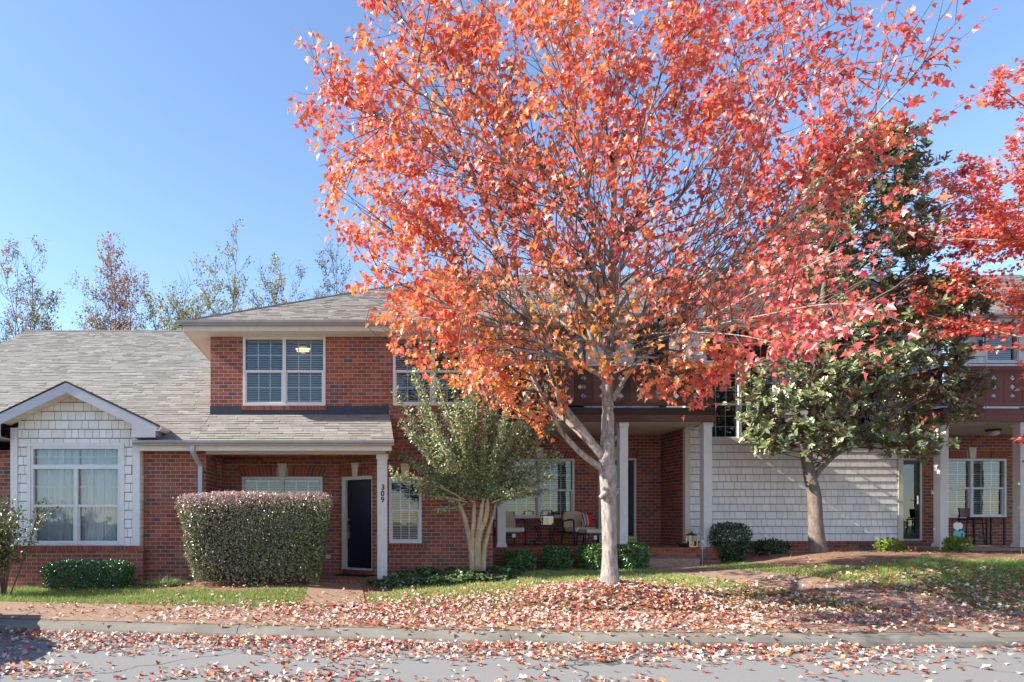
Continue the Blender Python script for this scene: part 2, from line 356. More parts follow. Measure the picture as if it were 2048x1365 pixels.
def mulch(X, Y):
    m = np.zeros(np.shape(X)); hf = houseFront(X)
    e = .18*np.sin(X*2.1) + .1*np.sin(X*5.3+1)
    bed = np.select([X < -4.2, X < .75, X < 3.2, X < 8.5, X < 14.2], [.45, 1.15, .8, .55, 3.4], .5) + e
    m = np.maximum(m, np.clip((Y - (hf - bed))/.15, 0, 1))
    r = np.hypot((X-TX)/1.75, (Y-TY)/1.2); m = np.maximum(m, np.clip((1.0 - r)/.15, 0, 1))
    return m
def make_ground():
    xs = np.r_[-400, -150, -60, -30, -20, np.arange(-14, 21.01, .2), 26, 40, 80, 200, 400]
    ys = np.r_[-300, -60, 0, 6, np.arange(8, 18.01, .15), 20, 24, 30, 45, 80, 200, 500]
    X, Y = np.meshgrid(xs, ys); Z = terr(X, Y); Z = Z + np.where((Y > 9) & (Y < 18), .012*np.sin(X*9.1+Y*3)*np.sin(Y*8.3-X*2), 0)*np.clip((Y-swBack(X))/.4, 0, 1)
    nx, ny = len(xs), len(ys); V = np.c_[X.ravel(), Y.ravel(), Z.ravel()]
    f = [(j*nx+i, j*nx+i+1, (j+1)*nx+i+1, (j+1)*nx+i) for j in range(ny-1) for i in range(nx-1)]
    me = bpy.data.meshes.new('ground'); me.from_pydata(V.tolist(), [], f); me.materials.append(M['ground'])
    at = me.attributes.new('mulch', 'FLOAT', 'POINT'); at.data.foreach_set('value', mulch(X, Y).ravel().astype(np.float32))
    me.polygons.foreach_set('use_smooth', [True]*len(f))
    o = bpy.data.objects.new('ground', me); COL.objects.link(o)
    tag(o, 'sloping lawn soil and mulch beds in front of the brick townhouses', 'ground', kind='structure')
    mb = MB(); mb.box(-120, 120, -120, 24, -.3, 0.0)
    # road ends under the kerb: clipped by ground sheet rising above it
    mb = MB(); px = np.linspace(-60, 60, 121); ky = kerbY(px)
    for a, b, ya, yb in zip(px, px[1:], ky, ky[1:]): mb.quad((a, -120, 0), (b, -120, 0), (b, yb+.05, 0), (a, ya+.05, 0))
    tag(mb.build('road', 'asphalt'), 'weathered grey asphalt road strewn with fallen maple leaves', 'road', kind='structure')
    prof = [(0, -.1), (0, .01), (.03, .07), (.08, .115), (.15, .132), (.31, .142), (.31, -.1)]
    mb = MB(); joints = [-12.2, -9.2, -6.2, -1.55, 2.02, 5.6, 9.2, 12.2, 15.2, 18.2]
    edges = [-40] + joints + [40]
    for e0, e1 in zip(edges, edges[1:]):
        a, b = e0+.005, e1-.005; n = max(2, int((b-a)/.4)); q = np.linspace(a, b, n+1); k = kerbY(q); i = len(mb.v)
        for x, y in zip(q, k):
            for d, z in prof: mb.v.append((x, y+d, z))
        m = len(prof)
        for j in range(n):
            for l in range(m-1): mb.f.append((i+j*m+l, i+(j+1)*m+l, i+(j+1)*m+l+1, i+j*m+l+1)); mb.r.append(.5)
        mb.f.append(tuple(i+l for l in range(m))); mb.r.append(.5); mb.f.append(tuple(i+n*m+l for l in reversed(range(m)))); mb.r.append(.5)
    tag(mb.build('kerb', 'kerb'), 'grey concrete kerb between the road and the tan pavement', 'kerb', kind='structure')
    mb = MB(); edges = np.arange(-31.3, 40, 1.55)
    for a, b in zip(edges, edges[1:]):
        a += .004; b -= .004; q = np.linspace(a, b, 4)
        for u, w in zip(q, q[1:]):
            yu, yw = float(kerbY(u)), float(kerbY(w))
            mb.quad((u, yu+.315, .147), (w, yw+.315, .147), (w, yw+.33+SWW, .178), (u, yu+.33+SWW, .178))
            mb.quad((u, yu+.33+SWW, .178), (w, yw+.33+SWW, .178), (w, yw+.33+SWW, .05), (u, yu+.33+SWW, .05))
    tag(mb.build('pavement', 'gravel'), 'tan pea gravel pavement running behind the kerb', 'pavement', kind='structure')
    for pi, (pts, hw) in enumerate(PATHS):
        P = []
        for (x0, y0), (x1, y1) in zip(pts, pts[1:]):
            for t in np.linspace(0, 1, 7)[:-1]: P.append((x0+(x1-x0)*t, y0+(y1-y0)*t))
        P.append(pts[-1]); A = np.array(P)
        for _ in range(4): A[1:-1] = (A[:-2]+A[1:-1]*2+A[2:])/4
        D = np.gradient(A, axis=0); D /= np.linalg.norm(D, axis=1)[:, None]; Nn = np.c_[-D[:, 1], D[:, 0]]
        mb = MB(); rails = []
        for k in np.linspace(-1, 1, 5):
            Q = A+Nn*hw*k; rails.append(np.c_[Q, np.maximum(terr(Q[:, 0], Q[:, 1])+.028, .186)])
        for j in range(4):
            for i in range(len(A)-1): mb.quad(rails[j][i], rails[j+1][i], rails[j+1][i+1], rails[j][i+1])
        for s_ in (rails[0], rails[-1]):
            for i in range(len(A)-1): mb.quad(s_[i], s_[i+1], s_[i+1]-[0, 0, .12], s_[i]-[0, 0, .12])
        tag(mb.build('path', 'gravel'), ['tan gravel path curving from the middle porch step down to the pavement', 'short tan gravel path leading to the porch of door 309'][pi], 'path', kind='structure')
make_ground()
# ------------------------------------------------------------------ building helpers
def wall_y(mb, Y, x0, x1, z0, z1, holes=(), th=.2):
    xs = sorted({x0, x1, *[h[0] for h in holes], *[h[1] for h in holes]}); zs = sorted({z0, z1, *[h[2] for h in holes], *[h[3] for h in holes]})
    xs = [x for x in xs if x0 <= x <= x1]; zs = [z for z in zs if z0 <= z <= z1]
    for a, b in zip(xs, xs[1:]):
        for c, d in zip(zs, zs[1:]):
            mx, mz = (a+b)/2, (c+d)/2
            if any(h[0] < mx < h[1] and h[2] < mz < h[3] for h in holes): continue
            mb.quad((a, Y, c), (b, Y, c), (b, Y, d), (a, Y, d)); mb.quad((b, Y+th, c), (a, Y+th, c), (a, Y+th, d), (b, Y+th, d))
    for h in list(holes) + [None]:
        if h: a, b, c, d = h; s = 1
        else: a, b, c, d = x0, x1, z0, z1; s = -1
        fs = [((a, Y, c), (a, Y, d), (a, Y+th, d), (a, Y+th, c)), ((b, Y, d), (b, Y, c), (b, Y+th, c), (b, Y+th, d)),
              ((b, Y, c), (a, Y, c), (a, Y+th, c), (b, Y+th, c)), ((a, Y, d), (b, Y, d), (b, Y+th, d), (a, Y+th, d))]
        for f in fs: mb.quad(*(f if s == 1 else f[::-1]))
def intervals(x0, x1, holes, c, d):
    iv = [(x0, x1)]
    for h in holes:
        if h[2] < (c+d)/2 < h[3]:
            iv = [q for a, b in iv for q in ((a, min(b, h[0])), (max(a, h[1]), b)) if q[1]-q[0] > .02]
    return iv
def shakes(mb, Y, x0, x1, z0, z1, holes=(), lim=None, ex=.18, seed=1, face='y', sgn=-1):
    rr = random.Random(seed); z = z0
    while z < z1-.01:
        ze = min(z+ex, z1); cuts = sorted({z, ze, *[h[2] for h in holes if z < h[2] < ze], *[h[3] for h in holes if z < h[3] < ze]})
        xa, xb = x0, x1
        if lim: xa, xb = lim(z-.03, x0, x1)
        js = [xa - rr.random()*.2]
        while js[-1] < xb: js.append(js[-1] + rr.choice((.135, .135, .16, .20, .27)))
        rv = [rr.random() for _ in js]
        for c, d in zip(cuts, cuts[1:]):
            for a, b in intervals(xa, xb, holes, c, d):
                for k in range(len(js)-1):
                    u, w = max(a, js[k]+.0045), min(b, js[k+1]-.0045)
                    if w-u < .01: continue
                    t0 = .020 if c == z else .013; t1 = .008
                    if face == 'y':
                        A = (u, Y-t0, c); B = (w, Y-t0, c); dg = d-(.015 if d >= ze-1e-6 else .001); Cc = (w, Y-t1, dg); D = (u, Y-t1, dg)
                        mb.quad(A, B, Cc, D, rv[k]); mb.quad((u, Y, c), (w, Y, c), B, A, rv[k]); mb.quad((u, Y, c), A, D, (u, Y, d), rv[k]); mb.quad(B, (w, Y, c), (w, Y, d), Cc, rv[k])
        z += ex
def roof_tabs(mb, a0, a1, b1, b0, ex=.145, seed=1):
    a0, a1, b0, b1 = map(Vector, (a0, a1, b0, b1)); rr = random.Random(seed)
    n = (a1-a0).cross(b0-a0).normalized(); n = -n if n.z < 0 else n; L = ((b0+b1)/2-(a0+a1)/2); e = (a1-a0).normalized(); sl = (b0-a0); H = (sl - e*sl.dot(e)).length
    rows = max(1, int(H/ex)); up = (sl - e*sl.dot(e)).normalized()
    for k in range(rows+1):
        t0, t1 = k*ex/H, min(1, (k+1)*ex/H)
        if t0 >= 1: break
        l0, r0 = a0.lerp(b0, t0), a1.lerp(b1, t0); l1, r1 = a0.lerp(b0, t1), a1.lerp(b1, t1)
        base = a0 + up*(k*ex); w0, w1 = (l0-base).dot(e), (r0-base).dot(e); v0, v1 = (l1-base).dot(e), (r1-base).dot(e)
        u = min(w0, v0) - rr.random()*.3; lastj = 0
        while u < max(w1, v1):
            wd = rr.choice((.14, .2, .24, .3, .36)); rv = min(1, max(0, rr.gauss(.5, .24))); th = rr.choice((.008, .011, .017))
            p, q = max(u, w0), min(u+wd-.003, w1); p2, q2 = max(u, v0), min(u+wd-.003, v1)
            if q > p+.004 and q2 > p2:
                A = base+e*p+n*th; B = base+e*q+n*th; C2 = base+up*(t1*H-k*ex)+e*q2+n*.003; D = base+up*(t1*H-k*ex)+e*p2+n*.003
                mb.quad(A, B, C2, D, rv); mb.quad(base+e*p-n*.01, base+e*q-n*.01, B, A, rv*.3); mb.quad(base+e*p, A, D, D-n*.003, rv); mb.quad(B, base+e*q, C2-n*.003, C2, rv)
            u += wd
def window(par, Y, x0, x1, z0, z1, units=2, rail=.5, transom=0.0, grid=(3, 2), fill='blinds', slat=.051, fw=.055, rz=None, sash=True):
    """part 'window' = vinyl frame with muntins; sub-parts pane and blinds/curtain"""
    f = MB(); yf, yb = Y+.02, Y+.10; d0 = yf-.035
    f.box(x0, x1, d0, yb, z1-fw, z1); f.box(x0, x1, d0-.01, yb, z0, z0+fw); f.box(x0, x0+fw, d0, yb, z0+fw, z1-fw); f.box(x1-fw, x1, d0, yb, z0+fw, z1-fw)
    zt = z1-fw; lights = []
    if transom:
        zr = z1 - transom; f.box(x0+fw, x1-fw, d0, yb, zr-.045, zr+.045)
        lights.append((x0+fw, x1-fw, zr+.045, z1-fw, (grid[0]*units, 2), 0)); zt = zr-.045
    w = (x1-x0-2*fw); cm = .075
    for k in range(units):
        a = x0+fw + k*w/units + (cm/2 if k else 0); b = x0+fw + (k+1)*w/units - (cm/2 if k < units-1 else 0)
        if k: f.box(a-cm, a, d0, yb, z0+fw, zt)
        zm = z0+fw + (zt-z0-fw)*rail
        f.box(a, b, d0+.015, yb-.02, zm-.025, zm+.025)
        for (c, d, s) in ((z0+fw, zm-.025, 1), (zm+.025, zt, 0)):
            if s:  # lower sash frame, set back
                f.box(a, a+.03, d0+.035, yb-.02, c, d); f.box(b-.03, b, d0+.035, yb-.02, c, d); f.box(a+.03, b-.03, d0+.035, yb-.02, c, c+.035)
                lights.append((a+.03, b-.03, c+.035, d, grid, 1))
            else: lights.append((a, b, c, d, grid, 0))
    o = f.build('window', 'winframe', par, bevel=0)
    g = MB(); mu = MB()
    for a, b, c, d, (nx, nz), s in lights:
        yg = Y+.055+.012*s; g.quad((a-.01, yg, c-.01), (b+.01, yg, c-.01), (b+.01, yg, d+.01), (a-.01, yg, d+.01))
        for i in range(1, nx): x = a+(b-a)*i/nx; mu.box(x-.011, x+.011, yg+.010, yg+.016, c, d)
        for i in range(1, nz): z = c+(d-c)*i/nz; mu.box(a, b, yg+.0104, yg+.0164, z-.011, z+.011)
    g.build('pane', 'glass', o); mu.build('muntins', 'muntin', o)
    if fill == 'blinds':
        b = MB()
        for a, bb in ([(x0+fw, x1-fw)] if units == 1 else [(x0+fw+.01, (x0+x1)/2-.03), ((x0+x1)/2+.03, x1-fw-.01)]):
            z = z1-fw-.05; b.box(a+.01, bb-.01, Y+.125, Y+.165, z-.01, z1-fw)
            while z > z0+fw+.02:
                z -= slat; b.slab((a+.01, Y+.125, z-.010), (bb-.01, Y+.125, z-.010), (bb-.01, Y+.158, z+.013), (a+.01, Y+.158, z+.013), .003)
        b.build('blinds', 'blind', o)
    elif fill == 'curtain':
        b = MB(); n = 160; rr = random.Random(3); ph = [rr.random()*6.28 for _ in range(6)]
        def cy(x): return Y+.21 + .022*math.sin(x*47+ph[0]+1.5*math.sin(x*5)) + .014*math.sin(x*83+ph[1]) + .01*math.sin(x*19+ph[2])
        for k in range(n):
            a = x0+.02+(x1-x0-.04)*k/n; bb = x0+.02+(x1-x0-.04)*(k+1)/n
            if abs((a+bb)/2-(x0+x1)/2) < .012: continue
            b.quad((a, cy(a), z0+.03), (bb, cy(bb), z0+.03), (bb, cy(bb), z1-.02), (a, cy(a), z1-.02))
        b.build('curtain', 'curtain', o, smooth=True)
    r = MB(); r.box(x0-.15, x1+.15, Y+.9, Y+.92, z0-.2, z1+.2); r.build('room_wall', 'room', o)
    return o
def sill_bricks(par, Y, x0, x1, z1, h=.095, name='sill', proud=.035, mat='brickbit', w=.0735):
    mb = MB(); n = int(round((x1-x0)/w)); w = (x1-x0)/n
    mb.box(x0, x1, Y-proud+.006, Y+.02, z1-h, z1-.004, .5); m2 = MB()
    for k in range(n): m2.box(x0+k*w+.004, x0+(k+1)*w-.004, Y-proud, Y+.06, z1-h+.003, z1, random.random())
    o = mb.build(name, 'mortar', par); m2.build('brickwork', mat, o); return o
def lintel(par, Y, x0, x1, z0, h=.2, keystone=True, tilt=.16):
    mb = MB(); xc = (x0+x1)/2; n = int(round((x1-x0)/.082)); w = (x1-x0)/n; m2 = MB()
    def q(x, z): return x + (x-xc)*tilt*(z-z0)/h*.55
    mb.prism([(q(x0, z0), z0), (q(x1, z0), z0), (q(x1, z0+h), z0+h), (q(x0, z0+h), z0+h)], Y-.004, Y+.05, rnd=.5)
    for k in range(n):
        a, b = x0+k*w+.005, x0+(k+1)*w-.005
        if keystone and abs((a+b)/2-xc) < .09: continue
        m2.prism([(q(a, z0), z0), (q(b, z0), z0), (q(b, z0+h), z0+h), (q(a, z0+h), z0+h)], Y-.010, Y+.04)
    o = mb.build('lintel', 'mortar', par); m2.build('brickwork', 'brickbit', o)
    if keystone:
        k = MB(); k.prism([(xc-.065, z0-.005), (xc+.065, z0-.005), (xc+.105, z0+h+.09), (xc-.105, z0+h+.09)], Y-.045, Y+.03)
        k.build('keystone', 'tan', par, bevel=.006)
    return o
def post(par, xc, Y, z0, z1, w=.19, base=True):
    m = MB(); h = w/2; m.box(xc-h, xc+h, Y, Y+w, z0, z1, .5)
    n = 7
    for k in range(n):
        x = xc-h+w*(k+.75)/(n+.5); m.box(x-.006, x+.006, Y-.004, Y+.01, z0+.16, z1-.16, .5)
    m.box(xc-h-.018, xc+h+.018, Y-.018, Y+w+.018, z1-.10, z1-.002, .5)
    if base:
        m.box(xc-h-.03, xc+h+.03, Y-.03, Y+w+.03, z0, z0+.05, .5); m.box(xc-h-.018, xc+h+.018, Y-.018, Y+w+.018, z0+.05, z0+.085, .5)
    return m.build('post', 'post', par, bevel=.004)
def gutter(par, x0, x1, Y, zt, h=.105, d=.11, mat='gutter'):
    m = MB(); pr = [(Y, zt), (Y, zt-h*.45), (Y+.03, zt-h*.75), (Y+.03, zt-h), (Y+d, zt-h), (Y+d, zt), (Y+d-.01, zt), (Y+d-.01, zt-h+.02), (Y+.045, zt-h+.02), (Y+.045, zt-h*.7), (Y+.014, zt-h*.4), (Y+.014, zt)]
    m.prism(pr, x0, x1, 'x'); return m.build('gutter', mat, par)
def soffit_vents(mb, x0, x1, y0, y1, z, pitch=.14):
    x = x0
    while x < x1: mb.box(x-.006, x+.006, y0+.02, y1-.02, z-.006, z+.001, .2); x += pitch

# ================================================================== house A : one-storey wing
hA = thing('townhouse', 'one-storey brick wing with broad grey shingle roof and white gabled window bay', 'house', (fx(150, 13.8), 13.8, .2))
YW = 14.07; XR = fx(412, YW); YE = 13.6; ZE = 3.155; SL = .53; YR = 22.2; ZR = ZE+SL*(YR-YE); XL = -10.35
bx0, bx1 = fx(22, 13.9), fx(280, 13.9); bxc = (bx0+bx1)/2
m = MB(); wall_y(m, YW, XL, bx0-.02, .1, 3.02); wall_y(m, YW, bx1-.02, XR, .1, 3.02)
m.box(XL, XL+.2, YW+.2, 30, .1, 3.1); m.prism([(YW, 3.0), (30.3, 3.0), (YR, ZR-.2)], XL, XL+.2, 'x')
m.box(XR-.2, XR, YW+.2, 15.62, .1, 3.02); m.box(XL+.2, -3.2, 30, 30.2, .1, 3.1)
m.build('wall', 'brick', hA)
m = MB()
zf = lambda y: ZE+SL*(y-YE)
ym = 14.3; zm_ = ZE+SL*(ym-YE)
for xa, xb, ya in ((XL-.3, bx0-.35, YE), (bx0-.35, bx1+.03, ym), (bx1+.03, -3.13, YE)): m.slab((xa, ya, ZE+SL*(ya-YE)), (xb, ya, ZE+SL*(ya-YE)), (xb, YR, ZR), (xa, YR, ZR), .14)
m.slab((-3.13, 30.8, ZE), (XL-.3, 30.8, ZE), (XL-.3, YR, ZR), (-3.13, YR, ZR), .14)
rA = m.build('roof', 'roofbase', hA)
m = MB(); rows0 = round((ym-YE)/math.cos(math.atan(SL))**-1*0+((ym-YE)*math.hypot(1, SL))/.145); yk = YE-.03+rows0*.145/math.hypot(1, SL); zk = ZE-.012+(yk-YE+.03)*(ZR-ZE+.012)/(YR-YE+.03)
roof_tabs(m, (XL-.3, YE-.03, ZE-.012), (bx0-.35, YE-.03, ZE-.012), (bx0-.35, yk, zk), (XL-.3, yk, zk), seed=2); roof_tabs(m, (bx1+.03, YE-.03, ZE-.012), (-3.125, YE-.03, ZE-.012), (-3.125, yk, zk), (bx1+.03, yk, zk), seed=6)
roof_tabs(m, (XL-.3, yk, zk), (-3.125, yk, zk), (-3.125, YR, ZR), (XL-.3, YR, ZR), seed=1)
m.tube([(XL-.3, YR, ZR+.0), (-3.13, YR, ZR+.0)], .035, 6); m.build('shingles', 'roof', rA)
m = MB(); m.box(XL-.3, bx0-.35, YE-.012, YE+.02, ZE-.19, ZE-.02); m.box(bx1+.05, -3.13, YE-.012, YE+.02, ZE-.19, ZE-.02)
m.prism([(YE-.02, ZE-.20), (YE-.02, ZE-.03), (YR, ZR-.03), (YR, ZR-.2)], XL-.33, XL-.3, 'x'); m.build('fascia', 'tan', hA)
m = MB(); m.box(XL-.3, bx0-.35, YE+.02, YW, 3.0, 3.015); m.box(bx1+.02, -3.13, YE+.02, YW, 3.0, 3.015); soffit_vents(m, bx1+.1, -3.2, YE+.02, YW, 3.0); m.build('soffit', 'soffit', hA)
gutter(hA, XL-.3, bx0-.35, YE-.12, ZE+.01); gutter(hA, bx1-.03, -3.13, YE-.12, ZE+.01)
# downspout
m = MB(); xd = fx(394, 13.95)
pts = [(xd, YE-.065, ZE-.10), (xd, YE-.065, ZE-.2), (xd+.06, 13.98, ZE-.46), (xd+.06, 13.98, .35), (xd+.06, 13.85, .22)]
for p, q in zip(pts, pts[1:]):
    p, q = Vector(p), Vector(q); d = (q-p).normalized(); a = Vector((.042, 0, 0)); b = d.cross(Vector((1, 0, 0))).normalized()*.03; i = len(m.v)
    m.v += [tuple(p-a-b), tuple(p+a-b), tuple(p+a+b), tuple(p-a+b), tuple(q-a-b), tuple(q+a-b), tuple(q+a+b), tuple(q-a+b)]
    for qd in ((0,3,2,1),(4,5,6,7),(0,1,5,4),(1,2,6,5),(2,3,7,6),(3,0,4,7)): m.f.append(tuple(i+k for k in qd)); m.r.append(.5)
m.build('downspout', 'fascia', hA)
# bay
YB = 13.9; wx0, wx1 = fx(62, YB), fx(242, YB); wz0, wz1 = fz(1091, YB), fz(893, YB); zb = 1.06
GS = .475; gz = 4.31; gY = 13.45; ghw = 1.76
def glim(z, a, b): w = max(0.05, (gz-.18-z)/GS); return max(a, bxc-w), min(b, bxc+w)
hole = [(wx0, wx1, wz0, wz1)]
m = MB(); wall_y(m, YB, bx0, bx1, zb, 3.42, hole, .15); m.prism([(bx0, 3.42), (bx1, 3.42), (bxc, gz-.15)], YB, YB+.15)
m.box(bx0, bx0+.15, YB+.15, 14.3, zb, 3.4); m.box(bx1-.15, bx1, YB+.15, 14.3, zb, 3.4); sw = m.build('shingle_wall', 'shake_back', hA)
m = MB(); tw = .155; shakes(m, YB, bx0+tw, bx1-tw, zb, gz-.15, hole, glim, .183, 5)
for zz in np.arange(zb, 3.4, .183): m.box(bx1-.001, bx1+.018, YB+.02, YW-.002, zz, zz+.176)
m.build('shingles', 'shake', sw)
m = MB(); m.box(bx0, bx0+tw-.01, YB-.028, YB, zb, 3.46); m.box(bx1-tw+.008, bx1+.004, YB-.028, YB, zb, 3.46)
m.box(wx0-.07, wx0-.003, YB-.03, YB, wz0, wz1+.07); m.box(wx1+.003, wx1+.07, YB-.03, YB, wz0, wz1+.07); m.box(wx0-.003, wx1+.003, YB-.03, YB, wz1+.003, wz1+.07); m.build('trim', 'white', hA)
window(hA, YB, wx0, wx1, wz0, wz1, 2, .5, .42, (3, 2), 'curtain')
m = MB(); m.box(bxc*2-fx(285, 13.8), fx(285, 13.8), 13.8, 14.2, .1, zb-.10); m.build('brick_base', 'brick', hA)
sill_bricks(hA, 13.8, bxc*2-fx(285, 13.8)-.02, fx(286.5, 13.8), zb, .10, 'ledge', .025)
# gable roof over bay
m = MB(); e0 = gz-GS*ghw
for s in (-1, 1):
    a = (bxc+s*ghw, gY, e0); b = (bxc, gY, gz); c = (bxc, 15.9, gz); d = (bxc+s*ghw, 15.9, e0)
    m.slab(a, b, c, d, .06)
gr = m.build('gable_roof', 'roofbase', hA)
m = MB()
roof_tabs(m, (bxc+ghw+.02, gY-.03, e0+.0), (bxc+ghw+.02, 15.9, e0+.0), (bxc, 15.9, gz+.01), (bxc, gY-.03, gz+.01), seed=9)
roof_tabs(m, (bxc-ghw-.02, 15.9, e0+.0), (bxc-ghw-.02, gY-.03, e0+.0), (bxc, gY-.03, gz+.01), (bxc, 15.9, gz+.01), seed=10); m.build('shingles', 'roof', gr)
m = MB(); fh = .20
for s in (-1, 1):
    m.prism([(bxc, gz-.02), (bxc+s*ghw, e0-.02), (bxc+s*ghw, e0-.02-fh), (bxc, gz-.02-fh)], gY-.01, gY+.02)
    # boxed return
    xo, xi = bxc+s*ghw, bxc+s*1.30
    m.prism([(xi, gz-.02-fh-GS*1.30), (xo, e0-.02-fh+.001), (xo, e0-fh-.06), (xi, e0-fh-.06)], gY-.008, gY+.02)
    m.box(xo-.02 if s > 0 else xo, xo if s > 0 else xo+.02, gY+.02, 14.6, e0-.22, e0-.02)
    m.box(xi, xo, gY+.021, 14.4, e0-fh-.06, e0-fh-.045)
m.build('fascia', 'fascia', hA)
m = MB()
for s in (-1, 1):
    a = Vector((bxc, gY+.02, gz-.17)); b = Vector((bxc+s*1.32, gY+.02, gz-.17-GS*1.32)); o = Vector((0, .45, 0)); n = Vector((0, 0, .02))
    m.quad(a, b, b+o, a+o)
    for k in range(1, 9):
        p = a.lerp(b, k/9); m.tube([p+Vector((0, 0, -.004)), p+o+Vector((0, 0, -.004))], .006, 4)
m.build('soffit', 'soffit', hA)
xg = bxc+ghw+.005
m = MB(); pr = [(xg, e0-.05), (xg, e0-.13), (xg+.08, e0-.13), (xg+.105, e0-.09), (xg+.11, e0-.03), (xg+.095, e0-.03), (xg+.09, e0-.08), (xg+.07, e0-.115), (xg+.012, e0-.115), (xg+.012, e0-.05)]
m.prism(pr, gY-.02, 14.35); m.prism([(2*bxc-p[0], p[1]) for p in pr], gY-.02, 14.35); m.build('gutter', 'white', hA)

# ================================================================== house B : two-storey 309
hB = thing('townhouse', 'two-storey red brick townhouse numbered 309 with a black front door in its porch', 'house', (0.0, 15.0, .3))
YM = 15.0; BL = fx(421, YM); BR = fx(986, YM); dx1 = fx(746, YM)
up1 = (fx(486, YM), fx(651, YM), fz(812, YM), fz(674, YM)); up2 = (fx(786, YM), fx(947, YM), fz(812, YM), fz(674, YM))
lo = (fx(778, YM), fx(843, YM), fz(1087, YM), fz(955, YM)); ZTOP = fz(664, YM)
m = MB(); wall_y(m, YM, BL, dx1, 2.97, ZTOP, [up1]); wall_y(m, YM, dx1, BR, .2, ZTOP, [up2, lo])
m.box(BL, BL+.2, YM+.2, 28, 2.0, ZTOP); m.box(BR-.2, BR, YM+.2, 28, .2, ZTOP); m.box(BL, BR, 28, 28.2, .2, ZTOP)
YP = 15.6; pbx0, pbx1 = XR, fx(678, YP); pw = (fx(484, YP), fx(645, YP), 1.28, fz(954, YP))
wall_y(m, YP, pbx0, pbx1, .2, 3.05, [pw])
# angled door wall
a0 = Vector((pbx1, YP, 0)); a1 = Vector((dx1, YM, 0)); ad = (a1-a0); AL = ad.length; ad.normalize(); an = Vector((ad.y, -ad.x, 0))
if an.y > 0: an = -an
def AP(u, z, o=0.0): p = a0 + ad*u + an*o; return (p.x, p.y, z)
du0, du1, dzt = .10, AL-.02, fz(953, 15.25)
FZ = .37; dz0 = FZ+.10
m.quad(AP(0, .2), AP(du0, .2), AP(du0, 3.05), AP(0, 3.05)); m.quad(AP(du0, dzt), AP(AL, dzt), AP(AL, 3.05), AP(du0, 3.05)); m.quad(AP(du1, .2), AP(AL, .2), AP(AL, dzt), AP(du1, dzt)); m.quad(AP(du0, .2), AP(du1, .2), AP(du1, dz0), AP(du0, dz0))
m.box(pbx1-.1, dx1+.2, YP+.6, YP+.7, .2, 3.05)
m.build('wall', 'brick', hB)
def abox(mb, u0, u1, z0, z1, o0, o1, rnd=.5):
    i = len(mb.v); mb.v += [AP(u0, z0, o1), AP(u1, z0, o1), AP(u1, z0, o0), AP(u0, z0, o0), AP(u0, z1, o1), AP(u1, z1, o1), AP(u1, z1, o0), AP(u0, z1, o0)]
    for q in ((0,3,2,1),(4,5,6,7),(0,1,5,4),(1,2,6,5),(2,3,7,6),(3,0,4,7)): mb.f.append(tuple(i+k for k in q)); mb.r.append(rnd)
m = MB(); abox(m, du0+.1, du1-.02, dz0+.04, dzt-.075, -.10, -.06)
w = (du1-.02-du0-.1)
for c in (.3, .71):
    for za, zb_ in ((.12, .62), (.74, 1.38), (1.5, 1.88)):
        u0, u1 = du0+.1+w*(c-.16), du0+.1+w*(c+.16); z0_, z1_ = dz0+za, dz0+zb_
        for (p, q, r_, s_) in ((u0, u1, z0_, z0_+.02), (u0, u1, z1_-.02, z1_), (u0, u0+.02, z0_+.02, z1_-.02), (u1-.02, u1, z0_+.02, z1_-.02)): abox(m, p, q, r_, s_, -.06, -.052)
dB = m.build('door', 'doorblack', hB)
m = MB()
for z_ in (1.12, .98): m.tube([AP(du0+.16, dz0+z_, -.06), AP(du0+.16, dz0+z_, -.0)], .03, 10)
abox(m, du0+.135, du0+.185, dz0+.70, dz0+.84, -.05, -.015); abox(m, du0+.15, du0+.17, dz0+.84, dz0+.93, -.045, -.025); m.build('handle', 'metal', dB)
m = MB(); abox(m, du0, du0+.10, dz0, dzt, -.12, .02); abox(m, du0+.10, du1, dzt-.075, dzt, -.12, .02); abox(m, du1-.02, du1, dz0, dzt-.075, -.12, .0); abox(m, du0+.1, du1-.02, dz0, dz0+.035, -.12, .03); m.build('door_frame', 'tan', hB)
m = MB(); n = 11
for k in range(n):
    if abs(k-5) < 1: continue
    u0, u1 = (AL-.02)*k/n+.008, (AL-.02)*(k+1)/n-.005; uc = AL/2; t = .1
    i = len(m.v); m.v += [AP(u0, dzt+.01, .008), AP(u1, dzt+.01, .008), AP(u1+(u1-uc)*t, dzt+.21, .008), AP(u0+(u0-uc)*t, dzt+.21, .008)]; m.f.append((i, i+1, i+2, i+3)); m.r.append(random.random())
m.build('lintel', 'brickbit', hB); m = MB()
for k in range(12):
    u0, u1 = du0+(du1-du0)*k/12+.004, du0+(du1-du0)*(k+1)/12-.004; abox(m, u0, u1, dz0-.095, dz0-.004, -.02, .02, random.random())
m.build('sill', 'brickbit', hB)
m = MB(); uc = AL/2; i = len(m.v); m.v += [AP(uc-.06, dzt+.005, .04), AP(uc+.06, dzt+.005, .04), AP(uc+.10, dzt+.30, .04), AP(uc-.10, dzt+.30, .04), AP(uc-.06, dzt+.005, -.02), AP(uc+.06, dzt+.005, -.02), AP(uc+.10, dzt+.30, -.02), AP(uc-.10, dzt+.30, -.02)]
for q in ((0,1,2,3),(7,6,5,4),(0,4,5,1),(1,5,6,2),(2,6,7,3),(3,7,4,0)): m.f.append(tuple(i+k for k in q)); m.r.append(.5)
m.build('keystone', 'tan', hB)
window(hB, YM, *up1); window(hB, YM, *up2); window(hB, YM, *lo, units=1); window(hB, YP, *pw, units=2)
for w_ in (up1, up2): sill_bricks(hB, YM, w_[0]-.02, w_[1]+.02, w_[2]-.002)
sill_bricks(hB, YM, lo[0]-.01, lo[1]+.12, lo[2]-.002)
